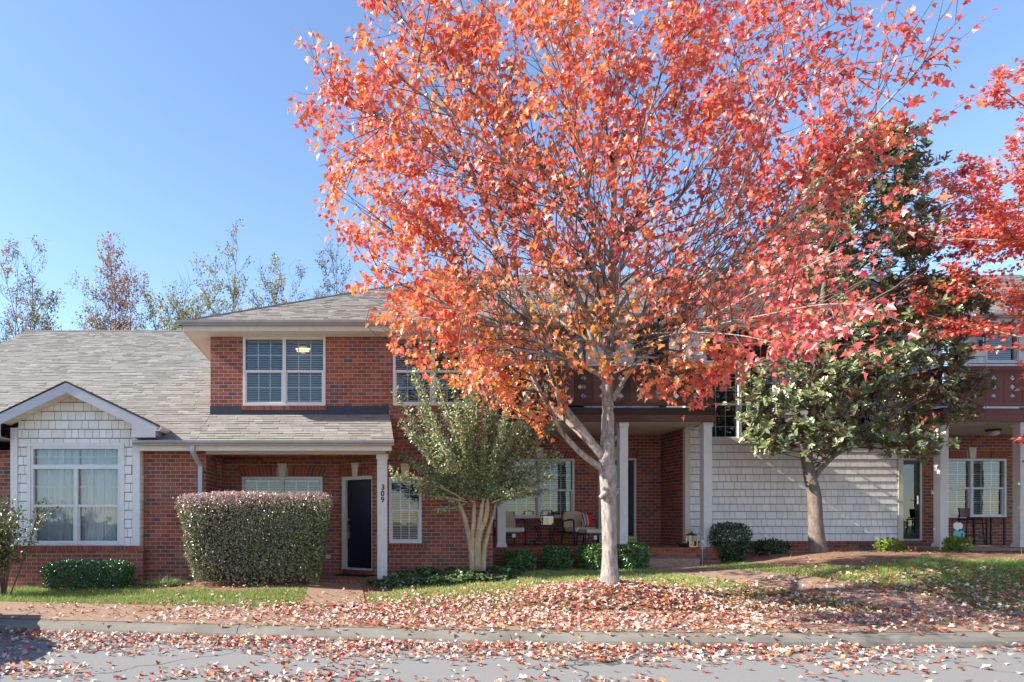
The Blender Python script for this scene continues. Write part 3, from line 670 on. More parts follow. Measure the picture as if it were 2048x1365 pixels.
lintel(hB, YM, lo[0]-.06, lo[1]+.06, lo[3]+.01); lintel(hB, YP, pw[0]-.03, pw[1]+.03, pw[3]+.01)
m = MB(); fzz = lambda y: ZE+SL*(y-YE)
m.box(BL-.006, up1[0]-.03, YM-.02, YM, 3.85, fz(813, YM)); m.box(up1[1]+.03, fx(777, YM), YM-.02, YM, 3.85, fz(813, YM)); m.box(up1[0]-.03, up1[1]+.03, YM-.015, YM, 3.85, up1[2]-.1); m.build('flashing', 'flash', hB)
# porch roof
PX1 = .80; m = MB(); zt = ZE+SL*(YM-YE); m.slab((-3.129, YE, ZE), (PX1, YE, ZE), (PX1, YM, zt), (-3.129, YM, zt), .12); pr_ = m.build('porch_roof', 'roofbase', hB)
m = MB(); roof_tabs(m, (-3.12, YE-.03, ZE-.012), (PX1+.02, YE-.03, ZE-.012), (PX1+.02, YM, zt), (-3.12, YM, zt), seed=3); m.build('shingles', 'roof', pr_)
m = MB(); m.box(-3.129, PX1-.02, YE-.012, YE+.02, ZE-.19, ZE-.02); m.prism([(YE+.02, ZE-.19), (YM, ZE-.19), (YM, zt-.1), (YE+.02, ZE-.1)], PX1-.06, PX1-.02, 'x'); m.box(XR, PX1-.10, YW, YW+.16, 2.94, 3.014); m.build('fascia', 'tan', hB)
gutter(hB, -3.129, PX1+.02, YE-.12, ZE+.01)
m = MB(); m.box(-3.129, PX1-.06, YE+.02, YW+.06, 3.015, 3.03); soffit_vents(m, -3.1, PX1-.1, YE+.02, YW, 3.015); m.box(XR, PX1-.06, YW+.06, YP+.3, 3.016, 3.03); m.build('soffit', 'soffit', hB)
pB = post(hB, fx(764.5, YW), YW-.02, FZ-.02, 2.94, .205, False)
def digits(par, txt, x, y, z, h, mat, dz):
    for k, ch in enumerate(txt):
        cu = bpy.data.curves.new('digit', 'FONT'); cu.body = ch; cu.size = h; cu.extrude = .005; cu.offset = .003; cu.align_x = 'CENTER'
        ob = bpy.data.objects.new('tmp', cu); COL.objects.link(ob); bpy.context.view_layer.update()
        me = bpy.data.meshes.new_from_object(ob.evaluated_get(bpy.context.evaluated_depsgraph_get())); bpy.data.objects.remove(ob)
        me.transform(Matrix.Translation(Vector((x+.008*(1 if k == 0 else 0), y, z-k*dz)) - rootloc(par)) @ Matrix.Rotation(math.pi/2, 4, 'X')); me.materials.clear(); me.materials.append(M[mat])
        o = bpy.data.objects.new('digit', me); COL.objects.link(o); o.parent = par
digits(pB, '309', fx(765, YW), YW-.028, fz(980, YW), .155, 'black', .13)
m = MB(); m.box(XR, fx(752, YW)-.02, YW-.10, YP+.02, .1, FZ-.085); m.box(fx(752, YW)-.02, PX1+.0, YW-.05, YP, .1, FZ-.085); pf = m.build('porch_floor', 'brick_porch', hB)
m = MB(); m.box(XR, PX1+.02, YW-.09, YP-.002, FZ-.085, FZ-.004); m.build('slab', 'gravel', pf)
sill_bricks(hB, YW-.10, XR+.01, fx(752, YW)-.02, FZ-.002, .1, 'step_edge', .02, 'brickbit', .1)
m = MB(); m.box(fx(651, YP), fx(661, YP), YP-.025, YP, fz(1117, YP), fz(1110.5, YP)); om = m.build('outlet', 'white', hB)
m = MB()
for px in (653.8, 658.2): m.box(fx(px, YP)-.014, fx(px, YP)+.014, YP-.032, YP-.024, fz(1116, YP), fz(1111.5, YP))
m.build('socket', 'gutter', om)
# hip roof
EY = YM-.48; EX = BL-.48; EZ = 5.80; HS = .5; RY = 21.3; RZ = EZ+HS*(RY-EY); XRr = BR+.25; hx = EX+(RY-EY)
m = MB(); m.slab((EX, EY, EZ), (XRr, EY, EZ), (XRr, RY, RZ), (hx, RY, RZ), .1); m.slab((EX, 2*RY-EY, EZ), (EX, EY, EZ), (hx, RY, RZ), (hx, RY, RZ+.0005), .1); m.slab((XRr, 2*RY-EY, EZ), (EX, 2*RY-EY, EZ), (hx, RY, RZ), (XRr, RY, RZ), .1)
m.prism([(EY+.3, EZ-.05), (2*RY-EY-.3, EZ-.05), (RY, RZ-.1)], XRr-.1, XRr-.02, 'x'); rB = m.build('roof', 'roofbase', hB)
m = MB(); roof_tabs(m, (EX-.01, EY-.03, EZ-.012), (XRr, EY-.03, EZ-.012), (XRr, RY, RZ), (hx, RY, RZ), seed=4); roof_tabs(m, (EX-.03, 2*RY-EY, EZ-.012), (EX-.03, EY-.01, EZ-.012), (hx, RY-.001, RZ), (hx, RY, RZ), seed=5)
m.tube([(EX, EY, EZ+.01), (hx, RY, RZ+.01)], .03, 6); m.tube([(hx, RY, RZ+.01), (XRr, RY, RZ+.01)], .03, 6); m.build('shingles', 'roof', rB)
m = MB(); m.box(EX, XRr, EY-.012, EY+.02, EZ-.20, EZ-.02); m.box(EX-.012, EX+.02, EY+.02, 28.4, EZ-.20, EZ-.02); m.build('fascia', 'tan', hB)
m = MB(); m.box(EX+.02, XRr, EY+.02, YM, EZ-.19, EZ-.175); m.box(EX+.02, BL, YM, 28.4, EZ-.19, EZ-.175); soffit_vents(m, BL, XRr, EY+.02, YM, EZ-.19, .13)
y = YM+.1
while y < 20: m.box(EX+.04, BL-.02, y-.006, y+.006, EZ-.196, EZ-.189, .2); y += .11
m.build('soffit', 'soffit', hB)
gutter(hB, EX-.11, XRr, EY-.12, EZ+.01); m = MB(); m.prism([(EX-.12, EZ+.01), (EX-.12, EZ-.04), (EX-.09, EZ-.07), (EX-.09, EZ-.095), (EX-.01, EZ-.095), (EX-.01, EZ+.01)], EY-.11, 28.4); m.build('gutter', 'gutter', hB)

# ================================================================== houses C and D
YBK = 18.08; YF = 15.7; CF = .956; CZ = 3.84; YS = 16.64; CX0 = BR+.03; CXS = fx(1321, YBK); SX0 = fx(1371, YS); SX1 = fx(1803, YS)
hC = thing('townhouse', 'townhouse with dark brown wooden balcony over its brick porch and a white shingled gable wing', 'house', (7.0, 16.6, .6))
hD = thing('townhouse', 'townhouse with red-brown painted balcony over the brick porch', 'house', (15.5, 16.6, .8))
ME, MEZ, MRY = 17.55, 6.86, 24.5; MRZ = MEZ+.5*(MRY-ME)
cw = (fx(1008, YBK), fx(1148.5, YBK), fz(1037, YBK), fz(918, YBK)); cd = (fx(1197, YBK), fx(1272, YBK), CF+.02, fz(917, YBK))
m = MB(); wall_y(m, YBK, CX0-.5, CXS, .5, CZ+.02, [cw, cd]); m.box(CXS, CXS+.2, YS+.01, YBK+.2, .5, CZ+.02); m.box(CX0-.5, SX1, 29, 29.2, .5, 6.7)
m.build('wall', 'brick', hC)
m = MB(); m.box(SX0+.02, SX1-.02, YS-.05, YS+.2, .55, 1.07-.085); m.build('brick_base', 'brick', hC)
sill_bricks(hC, YS-.05, SX0+.02, SX1+.08, 1.07, .085, 'ledge', .03)
window(hC, YBK, *cw, units=2, rail=.47, grid=(3, 2)); sill_bricks(hC, YBK, cw[0]-.02, cw[1]+.02, cw[2]-.002); lintel(hC, YBK, cw[0]-.03, cw[1]+.03, cw[3]+.01); lintel(hC, YBK, cd[0]-.05, cd[1]+.03, cd[3]+.01)
def storm_door(par, d, Y, hs):
    f = MB(); a, b, c, e = d; f.box(a, a+.055, Y-.02, Y+.08, c, e); f.box(b-.055, b, Y-.02, Y+.08, c, e); f.box(a+.055, b-.055, Y-.02, Y+.08, e-.055, e); f.box(a+.055, b-.055, Y-.03, Y+.08, c, c+.04); f.build('door_frame', 'tan', par)
    f = MB(); a2, b2, c2, e2 = a+.06, b-.06, c+.045, e-.06; f.box(a2, a2+.09, Y+.02, Y+.06, c2, e2); f.box(b2-.09, b2, Y+.02, Y+.06, c2, e2); f.box(a2+.09, b2-.09, Y+.02, Y+.06, e2-.1, e2); f.box(a2+.09, b2-.09, Y+.02, Y+.06, c2, c2+.16); dr = f.build('door', 'doorblack', par)
    g = MB(); g.quad((a2+.085, Y+.038, c2+.15), (b2-.085, Y+.038, c2+.15), (b2-.085, Y+.038, e2-.09), (a2+.085, Y+.038, e2-.09)); g.build('pane', 'glass', dr)
    g = MB(); g.box(a2+.02, b2-.02, Y+.12, Y+.15, c2, e2); g.build('inner_door', 'doorblack', dr)
    g = MB(); xh = (b2-.045 if hs > 0 else a2+.045); g.box(xh-.02, xh+.02, Y-.005, Y+.02, c2+.92, c2+1.14); g.tube([(xh, Y-.03, c2+1.03), (xh-.09*hs, Y-.035, c2+1.03)], .01, 6); g.tube([(xh, Y+.01, c2+1.03), (xh, Y-.035, c2+1.03)], .01, 6); g.build('handle', 'metal', dr)
storm_door(hC, cd, YBK, -1)
# white shingled gable wing
GX = (SX0+SX1)/2; PY = 16.15; PZ = fz(499, PY); PS = .47; phw = (SX1-SX0)/2+.28; pe = PZ-PS*phw
wA = (fx(1408, YS), fx(1551, YS), fz(881, YS), fz(650, YS)); wB = (2*GX-wA[1], 2*GX-wA[0], wA[2], wA[3]); hl = [wA, wB]
m = MB(); wall_y(m, YS, SX0, SX1, 1.07, 6.5, hl, .15); m.prism([(SX0, 6.5), (SX1, 6.5), (GX, PZ-.12)], YS, YS+.15)
m.box(SX0, SX0+.15, YS+.15, YBK, CZ+.02, 6.7); m.box(SX1-.15, SX1, YS+.15, YBK, .9, 6.7); sw = m.build('shingle_wall', 'shake_back', hC)
tw = .11
def plim(z, a, b): w = max(.05, (PZ-.16-z)/PS); return max(a, GX-w), min(b, GX+w)
m = MB(); shakes(m, YS, SX0+tw, SX1-tw, 1.07, PZ-.16, hl, plim, .181, 12)
upC = [(fx(1100, YBK), fx(1176, YBK), 4.22, fz(640, YBK)), (fx(1262, YBK), fx(1335, YBK), 5.0, fz(648, YBK))]
shakes(m, YBK, CX0-.3, CXS-.01, 4.1, 6.66, upC, None, .181, 14); m.build('shingles', 'shake', sw)
m = MB(); wall_y(m, YBK, CX0-.5, CXS+.05, CZ+.02, 6.68, upC, .2); m.build('upper_wall', 'shake_back', hC)
m = MB(); m.box(SX0-.005, SX0+tw-.01, YS-.03, YS, 1.07, 6.52); m.box(SX1-tw+.01, SX1+.02, YS-.03, YS, 1.07, 6.52); m.box(SX1, SX1+.02, YS, YS+.1, 1.07, 6.5); m.box(SX0-.02, SX0-.005, YS-.03, YS+.1, 1.0, 6.5)
for w_ in hl: m.box(w_[0]-.05, w_[0]-.002, YS-.03, YS, w_[2], w_[3]+.05); m.box(w_[1]+.002, w_[1]+.05, YS-.03, YS, w_[2], w_[3]+.05); m.box(w_[0]-.002, w_[1]+.002, YS-.03, YS, w_[3]+.002, w_[3]+.05); m.box(w_[0]-.05, w_[1]+.05, YS-.035, YS, w_[2]-.09, w_[2]-.002)
for x in (1182, 1258): m.box(fx(x, YBK)-.05, fx(x, YBK)+.05, YBK-.03, YBK, 4.1, 6.66)
m.build('trim', 'tan', hC)
for w_ in hl: window(hC, YS, *w_, units=2, rail=.46, transom=.92, grid=(3, 3), fill='none')
window(hC, YBK, *upC[0], units=1, rail=.5, grid=(2, 2)); window(hC, YBK, *upC[1], units=1, rail=.5, grid=(2, 2))
m = MB()
m.slab((GX-phw, PY, pe), (GX, PY, PZ), (GX, 20.0, PZ), (GX-phw, 20.0, pe), -.08); m.slab((GX, PY, PZ), (GX+phw, PY, pe), (GX+phw, 20.0, pe), (GX, 20.0, PZ), -.08); gC = m.build('gable_roof', 'roofbase', hC)
m = MB(); roof_tabs(m, (GX+phw, PY-.02, pe), (GX+phw, 20, pe), (GX, 20, PZ+.01), (GX, PY-.02, PZ+.01), seed=21); roof_tabs(m, (GX-phw, 20, pe), (GX-phw, PY-.02, pe), (GX, PY-.02, PZ+.01), (GX, 20, PZ+.01), seed=22); m.build('shingles', 'roof', gC)
m = MB()
for s in (-1, 1):
    m.prism([(GX, PZ-.03), (GX+s*phw, pe-.03), (GX+s*phw, pe-.22), (GX, PZ-.22)], PY-.01, PY+.02)
    m.prism([(GX+s*(phw-.45), pe-.22+PS*.45), (GX+s*phw, pe-.22), (GX+s*phw, pe-.26), (GX+s*(phw-.45), pe-.26)], PY-.008, PY+.02)
m.build('fascia', 'fascia', hC)
m = MB(); m.quad((GX-phw, PY, pe-.1), (GX, PY, PZ-.1), (GX, YS, PZ-.1), (GX-phw, YS, pe-.1)); m.quad((GX, PY, PZ-.1), (GX+phw, PY, pe-.1), (GX+phw, YS, pe-.1), (GX, YS, PZ-.1)); m.build('soffit', 'soffit', hC)
def main_roof(h, x0, x1, sd):
    m = MB(); m.slab((x0, ME, MEZ), (x1, ME, MEZ), (x1, MRY, MRZ), (x0, MRY, MRZ), .1); m.slab((x1, 2*MRY-ME, MEZ), (x0, 2*MRY-ME, MEZ), (x0, MRY, MRZ), (x1, MRY, MRZ), .1); r = m.build('roof', 'roofbase', h)
    m = MB(); roof_tabs(m, (x0, ME-.03, MEZ-.012), (x1, ME-.03, MEZ-.012), (x1, MRY, MRZ), (x0, MRY, MRZ), seed=sd); m.tube([(x0, MRY, MRZ+.01), (x1, MRY, MRZ+.01)], .03, 6); m.build('shingles', 'roof', r)
main_roof(hC, CX0-.6, SX1, 31); main_roof(hD, SX1+.001, 24, 32)
m = MB(); m.prism([(ME+.4, MEZ-.1), (2*MRY-ME-.4, MEZ-.1), (MRY, MRZ-.1)], CX0-.55, CX0-.45, 'x'); m.box(CX0-.5, CX0-.3, YBK+.2, 29, .5, 6.7); m.build('side_wall', 'shake_back', hC)
for h, x0, x1 in ((hC, CX0-.6, GX-phw), (hD, GX+phw, 24)):
    m = MB(); m.box(x0, x1, ME-.012, ME+.02, MEZ-.2, MEZ-.02); m.build('fascia', 'tan', h); m = MB(); m.box(x0, x1, ME+.02, YBK, MEZ-.19, MEZ-.17); m.build('soffit', 'soffit', h); gutter(h, x0, x1, ME-.12, MEZ+.01)
def balcony(h, x0, x1, wood, phase, sl):
    m = MB(); z0, z1, zr = fz(812, YF), fz(742, YF), fz(733.5, YF); yb = YF-.02
    # lower beams
    m.box(x0, x1, YF-.03, YF+.02, fz(831, YF)+.004, fz(819, YF)); m.box(x0, x1, YF-.045, YF+.02, CZ, fz(831, YF)); m.box(x0, x0+.04, YF+.02, YBK, CZ, fz(819, YF)); m.box(x1-.04, x1, YF+.02, YS, CZ, fz(819, YF)); b = m.build('balcony', wood, h)
    m = MB(); m.box(x0-.01, x1+.01, YF-.045, YBK, fz(819, YF)+.004, fz(816, YF)); m.build('deck', 'black', b)
    m = MB(); m.box(x0-.01, x1+.01, YF-.06, YF+.09, z1, zr); m.box(x0, x1, YF-.035, YF+.03, z1-.05, z1); m.box(x0, x1, YF-.045, YF+.03, z0-.0, z0+.075); m.box(x0-.01, x0+.07, YF+.09, YBK-.01, z1, zr); m.box(x1-.07, x1+.01, YF+.09, YS-.04, z1, zr); m.build('rail', wood, b)
    m = MB(); bw = .2135; x = phase; za, zb = z0+.02, z1-.01; zc = [fz(p, YF) for p in (792.5, 774.5, 756.5)]; r = .068
    while x-bw > x0+.1: x -= 2*bw
    while x < x1:
        for s in (-1, 1):
            xe = x+s*(bw-.004); xi = x+s*.003
            if min(xe, xi) < x0-.01 or max(xe, xi) > x1+.01: continue
            pts = [(xi, za)]
            for z in zc: pts += [(xi, z-r), (xi+s*r, z), (xi, z+r)]
            pts += [(xi, zb), (xe, zb), (xe, za)]
            m.prism(pts, YF-.012, YF+.012); m.box(xe-s*.05, xe+s*.03, YF+.013, YF+.03, za, zb)
        x += 2*bw
    for xs in (x0+.02, x1-.03):
        ye = YBK if xs < x0+.1 else YS-.05; y = YF+.03
        while y < ye-.2: m.box(xs-.01, xs+.012, y, y+.19, za, zb); y += .2
    m.build('boards', wood, b)
    m = MB(); m.box(x0+.05, x1-.05, YF+.03, YBK-.002, CZ+.005, CZ+.02); x = x0+.1
    while x < x1-.05: m.box(x-.004, x+.004, YF+.04, YBK-.01, CZ, CZ+.006, .1); x += .102
    m.build('ceiling', 'soffit', h)
    return b
bC = balcony(hC, fx(985, YF), fx(1430, YF), 'wood_dk', fx(1390, YF), 0); bD = balcony(hD, fx(1884, YF), 20.0, 'wood_red', fx(1951, YF), 1)
m = MB(); m.box(fx(1962, YF), fx(2034, YF), YF-.05, YF+.0, fz(818, YF), fz(815, YF)); m.build('pipe', 'white', bD)
for px in (1003, 1248, 1416): post(hC, fx(px, YF+.05), YF+.05, CF, CZ-.002)
for px in (1889, 2049): post(hD, fx(px, YF+.05), YF+.05, CF, CZ-.002)
post(hD, fx(2049, YF+.05)+3.2, YF+.05, CF, CZ-.002)
m = MB(); m.box(CX0-.4, 8.40, 15.55, YBK, .2, CF-.095); pf = m.build('porch_floor', 'brick_porch', hC); m = MB(); m.box(CX0-.4, CXS+.1, 15.56, YBK-.001, CF-.09, CF-.003); m.build('slab', 'brick_porch', pf)
sill_bricks(hC, 15.55, CX0-.3, 8.41, CF-.002, .095, 'step_edge', .012, 'brickbit', .1)
m = MB(); m.box(fx(1290, 15.0), fx(1400, 15.0), 15.0, 15.53, .45, fz(1117.5, 15.0)); m.build('step', 'gravel', hC, bevel=.015)
# house D walls
dw = (fx(1874, YBK), fx(2012, YBK), fz(1036, YBK), fz(918, YBK)); dd = (fx(1843, YBK)-.99, fx(1843, YBK), CF+.08, fz(917, YBK))
m = MB(); wall_y(m, YBK, SX1-.1, 24, .5, CZ+.02, [dw, dd]); m.box(24, 24.2, YBK, 29, .5, 6.7); m.box(SX1, 24, 29, 29.2, .5, 6.7); m.build('wall', 'brick', hD)
window(hD, YBK, *dw, units=2, rail=.5); sill_bricks(hD, YBK, dw[0]-.02, dw[1]+.02, dw[2]-.002); lintel(hD, YBK, dw[0]-.03, dw[1]+.03, dw[3]+.01); storm_door(hD, dd, YBK, 1)
upD = [(fx(1795, YBK), fx(1852, YBK), 4.9, fz(650, YBK)), (fx(1880, YBK), fx(1920, YBK), 4.9, fz(650, YBK)), (fx(1970, YBK), fx(2037, YBK), fz(727, YBK), fz(664, YBK)), (fx(2044, YBK), fx(2111, YBK), fz(727, YBK), fz(664, YBK))]
m = MB(); wall_y(m, YBK, SX1-.1, 24, CZ+.02, 6.68, upD); uw = m.build('upper_wall', 'shake_back', hD); m = MB(); shakes(m, YBK, SX1, 22, 4.1, 6.66, upD, None, .181, 40); m.build('shingles', 'shake', uw)
for w_ in upD: window(hD, YBK, *w_, units=1, grid=(1, 1))
m = MB()
for x in (1862, 1929, 2040): m.box(fx(x, YBK)-.06, fx(x, YBK)+.06, YBK-.03, YBK, 4.1, 6.66)
m.box(fx(1929, YBK), fx(2115, YBK), YBK-.028, YBK, fz(660, YBK), 6.66); m.build('trim', 'white', hD)
m = MB(); m.box(SX1+.03, 22, 15.55, YBK, .3, CF-.085); pf = m.build('porch_floor', 'brick_porch', hD); m = MB(); m.box(SX1+.03, 22, 15.50, YBK-.002, CF-.08, CF-.004); m.build('slab', 'gravel', pf)
m = MB(); m.box(fx(1861, YBK), fx(1866, YBK), YBK-.03, YBK, fz(989, YBK), fz(981, YBK)); m.build('doorbell', 'white', hD)
def wall_lamp(par, x, Y, z):
    m = MB(); m.box(x-.04, x+.04, Y-.03, Y, z-.05, z+.12); m.tube([(x, Y-.03, z), (x, Y-.09, z-.06), (x, Y-.15, z-.03), (x, Y-.15, z+.02)], .009, 6)
    c = (x, Y-.15)
    m.lathe([(.035, z+.02), (.06, z+.03), (.06, z+.035)], c, 6); m.lathe([(.085, z+.22), (.03, z+.30), (.008, z+.33)], c, 6)
    for k in range(6): t = k*math.pi/3; m.tube([(c[0]+.055*math.cos(t), c[1]+.055*math.sin(t), z+.03), (c[0]+.08*math.cos(t), c[1]+.08*math.sin(t), z+.22)], .006, 4)
    o = m.build('wall_lantern', 'black', par); g = MB(); g.lathe([(.05, z+.035), (.074, z+.22)], c, 6); g.build('lamp_glass', 'glass', o)
wall_lamp(hD, fx(1960, YBK), YBK, fz(690, YBK)); wall_lamp(hC, fx(1192, YBK), YBK, fz(672, YBK))
m = MB(); cx_, cy_ = fx(1987, 17.0), 17.0; m.lathe([(.16, CZ), (.165, CZ-.02), (.15, CZ-.045), (.12, CZ-.05)], (cx_, cy_), 20); cl = m.build('ceiling_light', 'bronze', hD)
m = MB(); m.lathe([(.12, CZ-.05), (.115, CZ-.11), (.07, CZ-.15), (.02, CZ-.16)], (cx_, cy_), 20); m.build('lamp_glass', 'winframe', cl, smooth=True)
# faint lit ceiling lamp behind upper left blinds
m = MB(); m.lathe([(.17, 5.46), (.14, 5.40), (.05, 5.37)], (fx(603, YM), YM+.45), 18)
t = NT('lit_lamp'); t.pbr((.9, .8, .6), .5); b_ = t.t.nodes['Principled BSDF']; b_.inputs['Emission Color'].default_value = (1, .75, .35, 1); b_.inputs['Emission Strength'].default_value = .7; M['lit'] = t.m
m.build('ceiling_lamp', 'lit', hB)
# ================================================================== trees
def polyline_curve(pts, sub=6):
    """Catmull-Rom through pts"""
    P = [np.array(p, float) for p in pts]; P = [2*P[0]-P[1]] + P + [2*P[-1]-P[-2]]; out = []
    for i in range(1, len(P)-2):
        for t in np.linspace(0, 1, sub, endpoint=False):
            a, b, c, d = P[i-1:i+3]; out.append(.5*((2*b)+(c-a)*t+(2*a-5*b+4*c-d)*t*t+(3*b-a-3*c+d)*t**3))
    out.append(P[-2]); return out
def branch_dir(d, ang, rr):
    d = Vector(d).normalized(); a = d.orthogonal().normalized(); a.rotate(Matrix.Rotation(rr.random()*6.283, 3, d)); return (d*math.cos(ang) + a*math.sin(ang)).normalized()
def grow(mb, p, d, L, r, rr, up=.12, jit=.12, n=None, sides=5, tip=.25):
    n = n or max(3, int(L/.22)); p = Vector(p); d = Vector(d).normalized(); pts = [p.copy()]
    for i in range(n):
        d = (d + Vector((rr.gauss(0, jit), rr.gauss(0, jit), rr.gauss(0, jit)+up))*(1.0/n)*2).normalized(); p = p + d*(L/n); pts.append(p.copy())
    mb.tube(pts, [r*(1-(1-tip)*i/n) for i in range(n+1)], sides, cap=False); return pts
def maple():
    rr = random.Random(21); TB = (TX, TY)
    root = thing('maple_tree', 'tall red maple with blazing red-orange leaves standing on the leaf-strewn mound', 'tree', (TX, TY, tz(TX, TY)-.02))
    zt = tz(TX, TY)
    def W(px, py, Y=TY): return Vector((fx(px, Y), Y, fz(py, Y)))
    tr = MB()
    ld = polyline_curve([(TX, TY, zt-.1), W(1219, 1100), W(1217, 1000), W(1214, 925), W(1216, 830, 11.3), W(1214, 745, 11.3), W(1221, 640, 11.35), W(1224, 500, 11.4), W(1229, 380, 11.4), W(1232, 200, 11.45), W(1238, 60, 11.4), W(1245, -60, 11.4), W(1250, -130, 11.4)], 6)
    rad = np.interp(range(len(ld)), [0, 3, 6, 12, 18, 22, 30, 42, 60, len(ld)-1], [.175, .132, .116, .118, .128, .102, .078, .052, .022, .007])
    tr.tube(ld, list(rad), 14)
    # knots
    for (px, py, s, yy) in ((1231, 985, .02, TY-.04), (1226, 880, .02, TY), (1208, 990, .02, TY-.09)): c = W(px, py, yy); tr.tube([c+Vector((-.06, 0, -.05)), c, c+Vector((.05, -.02, .06))], [.04, s+.03, .03], 8)
    limbs = []
    def limb(pts, r0, r1, sub=5, lvl=0):
        c = polyline_curve(pts, sub); n = len(c); r0 *= .82; r1 *= .8; tr.tube(c, [r0+(r1-r0)*(i/(n-1))**.7 for i in range(n)], 8); limbs.append((c, r0, r1))
    limb([W(1206, 940), W(1160, 905, 11.1), W(1122, 862, 11.0), W(1106, 830, 10.9), W(1075, 770, 10.7), W(1048, 715, 10.5), W(1005, 640, 10.2), W(960, 560, 9.9)], .07, .012)
    limb([W(1210, 920), W(1165, 862, 11.2), W(1125, 808, 11.2), W(1102, 745, 11.2), W(1082, 680, 11.2), W(1045, 610, 11.2), W(1010, 520, 11.2), W(965, 400, 11.1), W(910, 240, 11.0), W(880, 130, 10.9)], .095, .012)
    limb([W(1208, 915), W(1150, 858, 11.6), W(1090, 800, 11.9), W(1040, 710, 12.2), W(960, 600, 12.6), W(880, 500, 12.9), W(800, 400, 13.2)], .07, .01)
    limb([W(1213, 750), W(1187, 692, 11.2), W(1165, 610, 11.1), W(1135, 545, 11.0), W(1090, 470, 10.9), W(1040, 330, 10.7), W(1000, 180, 10.6), W(960, 20, 10.5)], .065, .01)
    limb([W(1225, 800), W(1262, 740, 11.0), W(1312, 690, 10.8), W(1365, 610, 10.6), W(1420, 520, 10.4), W(1480, 380, 10.2), W(1540, 230, 10.0), W(1590, 90, 9.9)], .055, .01)
    limb([W(1228, 700), W(1258, 665, 11.5), W(1310, 590, 11.7), W(1370, 480, 11.9), W(1430, 330, 12.1), W(1470, 180, 12.2), W(1500, 40, 12.3)], .055, .01)
    limb([W(1224, 600), W(1245, 520, 11.5), W(1290, 400, 11.6), W(1330, 270, 11.7), W(1370, 100, 11.8), W(1400, -30, 11.8)], .05, .01)
    limb([W(1222, 620), W(1200, 520, 11.6), W(1175, 400, 11.7), W(1140, 260, 11.8), W(1110, 100, 11.8), W(1090, -30, 11.8)], .05, .01)
    limb([W(1224, 680), W(1290, 640, 10.6), W(1380, 590, 9.9), W(1480, 520, 9.2), W(1580, 430, 8.6), W(1680, 320, 8.2), W(1760, 220, 8.0), W(1850, 130, 7.9)], .055, .01)
    limb([W(1224, 720), W(1270, 690, 10.3), W(1340, 670, 9.2), W(1430, 650, 8.0), W(1530, 630, 6.9), W(1640, 610, 5.8), W(1740, 610, 5.0)], .02, .004)
    limb([W(1224, 650), W(1200, 560, 10.5), W(1130, 440, 9.6), W(1020, 330, 9.0), W(900, 230, 8.6), W(790, 150, 8.4)], .05, .01)
    limb([W(1222, 560), W(1240, 440, 10.4), W(1270, 320, 9.6), W(1310, 190, 9.1), W(1350, 50, 8.8)], .045, .01)
    limb([W(1222, 600), W(1190, 480, 10.2), W(1170, 340, 9.3), W(1130, 180, 8.8), W(1080, 20, 8.6)], .045, .01)
    limb([W(1222, 640), W(1280, 560, 12.2), W(1380, 470, 13.0), W(1500, 380, 13.5), W(1600, 280, 13.8), W(1700, 170, 13.9)], .05, .01)
    limb([W(1222, 680), W(1160, 600, 12.4), W(1060, 500, 13.4), W(960, 380, 13.9), W(850, 260, 14.1)], .05, .01)
    limb([W(1216, 760), W(1150, 720, 10.6), W(1060, 680, 9.9), W(960, 640, 9.5), W(870, 600, 9.2), W(800, 570, 9.0)], .045, .008)
    limb([W(1216, 700), W(1130, 650, 11.9), W(1010, 560, 12.4), W(890, 470, 12.6), W(780, 400, 12.6)], .045, .008)
    limb([W(1222, 520), W(1150, 400, 11.4), W(1010, 260, 11.3), W(880, 120, 11.2), W(780, 10, 11.2)], .045, .008)
    limb([W(1224, 560), W(1330, 430, 11.0), W(1440, 300, 10.8), W(1560, 190, 10.6), W(1680, 110, 10.5)], .045, .008)
    limb([W(1214, 760, 11.1), W(1170, 735, 10.4), W(1120, 715, 9.9), W(1040, 700, 9.5), W(950, 690, 9.3), W(880, 690, 9.2)], .04, .008)
    limb([W(1222, 640, 11.2), W(1150, 560, 10.9), W(1030, 440, 10.7), W(900, 330, 10.6), W(760, 230, 10.6), W(660, 180, 10.6)], .045, .008)
    limb([W(1222, 600, 11.3), W(1140, 500, 11.5), W(1000, 380, 11.7), W(860, 290, 11.8), W(720, 260, 11.8)], .04, .008)
    limb([W(1223, 540, 11.3), W(1130, 400, 11.2), W(980, 220, 11.0), W(830, 80, 10.9), W(740, -10, 10.9)], .04, .008)
    limb([W(1226, 690, 11.2), W(1300, 640, 10.4), W(1400, 560, 9.6), W(1510, 480, 9.0), W(1620, 410, 8.6), W(1730, 350, 8.3)], .045, .008)
    limb([W(1226, 720, 11.2), W(1300, 690, 9.9), W(1390, 650, 8.6), W(1500, 590, 7.4), W(1600, 540, 6.8), W(1680, 500, 6.4)], .02, .008)
    limb([W(1226, 690, 11.2), W(1290, 670, 9.8), W(1370, 665, 8.4), W(1470, 670, 7.4), W(1570, 690, 6.6)], .018, .004)
    limb([W(1226, 660, 11.3), W(1330, 610, 11.2), W(1430, 560, 11.1), W(1540, 510, 11.0), W(1650, 470, 10.9)], .04, .008)
    limb([W(1226, 640, 11.2), W(1320, 560, 10.2), W(1430, 470, 9.4), W(1560, 370, 8.8), W(1680, 280, 8.4)], .045, .008)
    limb([W(1222, 750, 11.3), W(1270, 730, 10.6), W(1320, 735, 10.0), W(1370, 750, 9.7)], .025, .006)
    limb([W(1223, 700, 11.3), W(1230, 640, 10.2), W(1240, 560, 9.2), W(1240, 480, 8.6)], .035, .007)
    limb([W(1221, 690, 11.3), W(1170, 620, 10.1), W(1110, 560, 9.2), W(1060, 480, 8.6)], .035, .007)
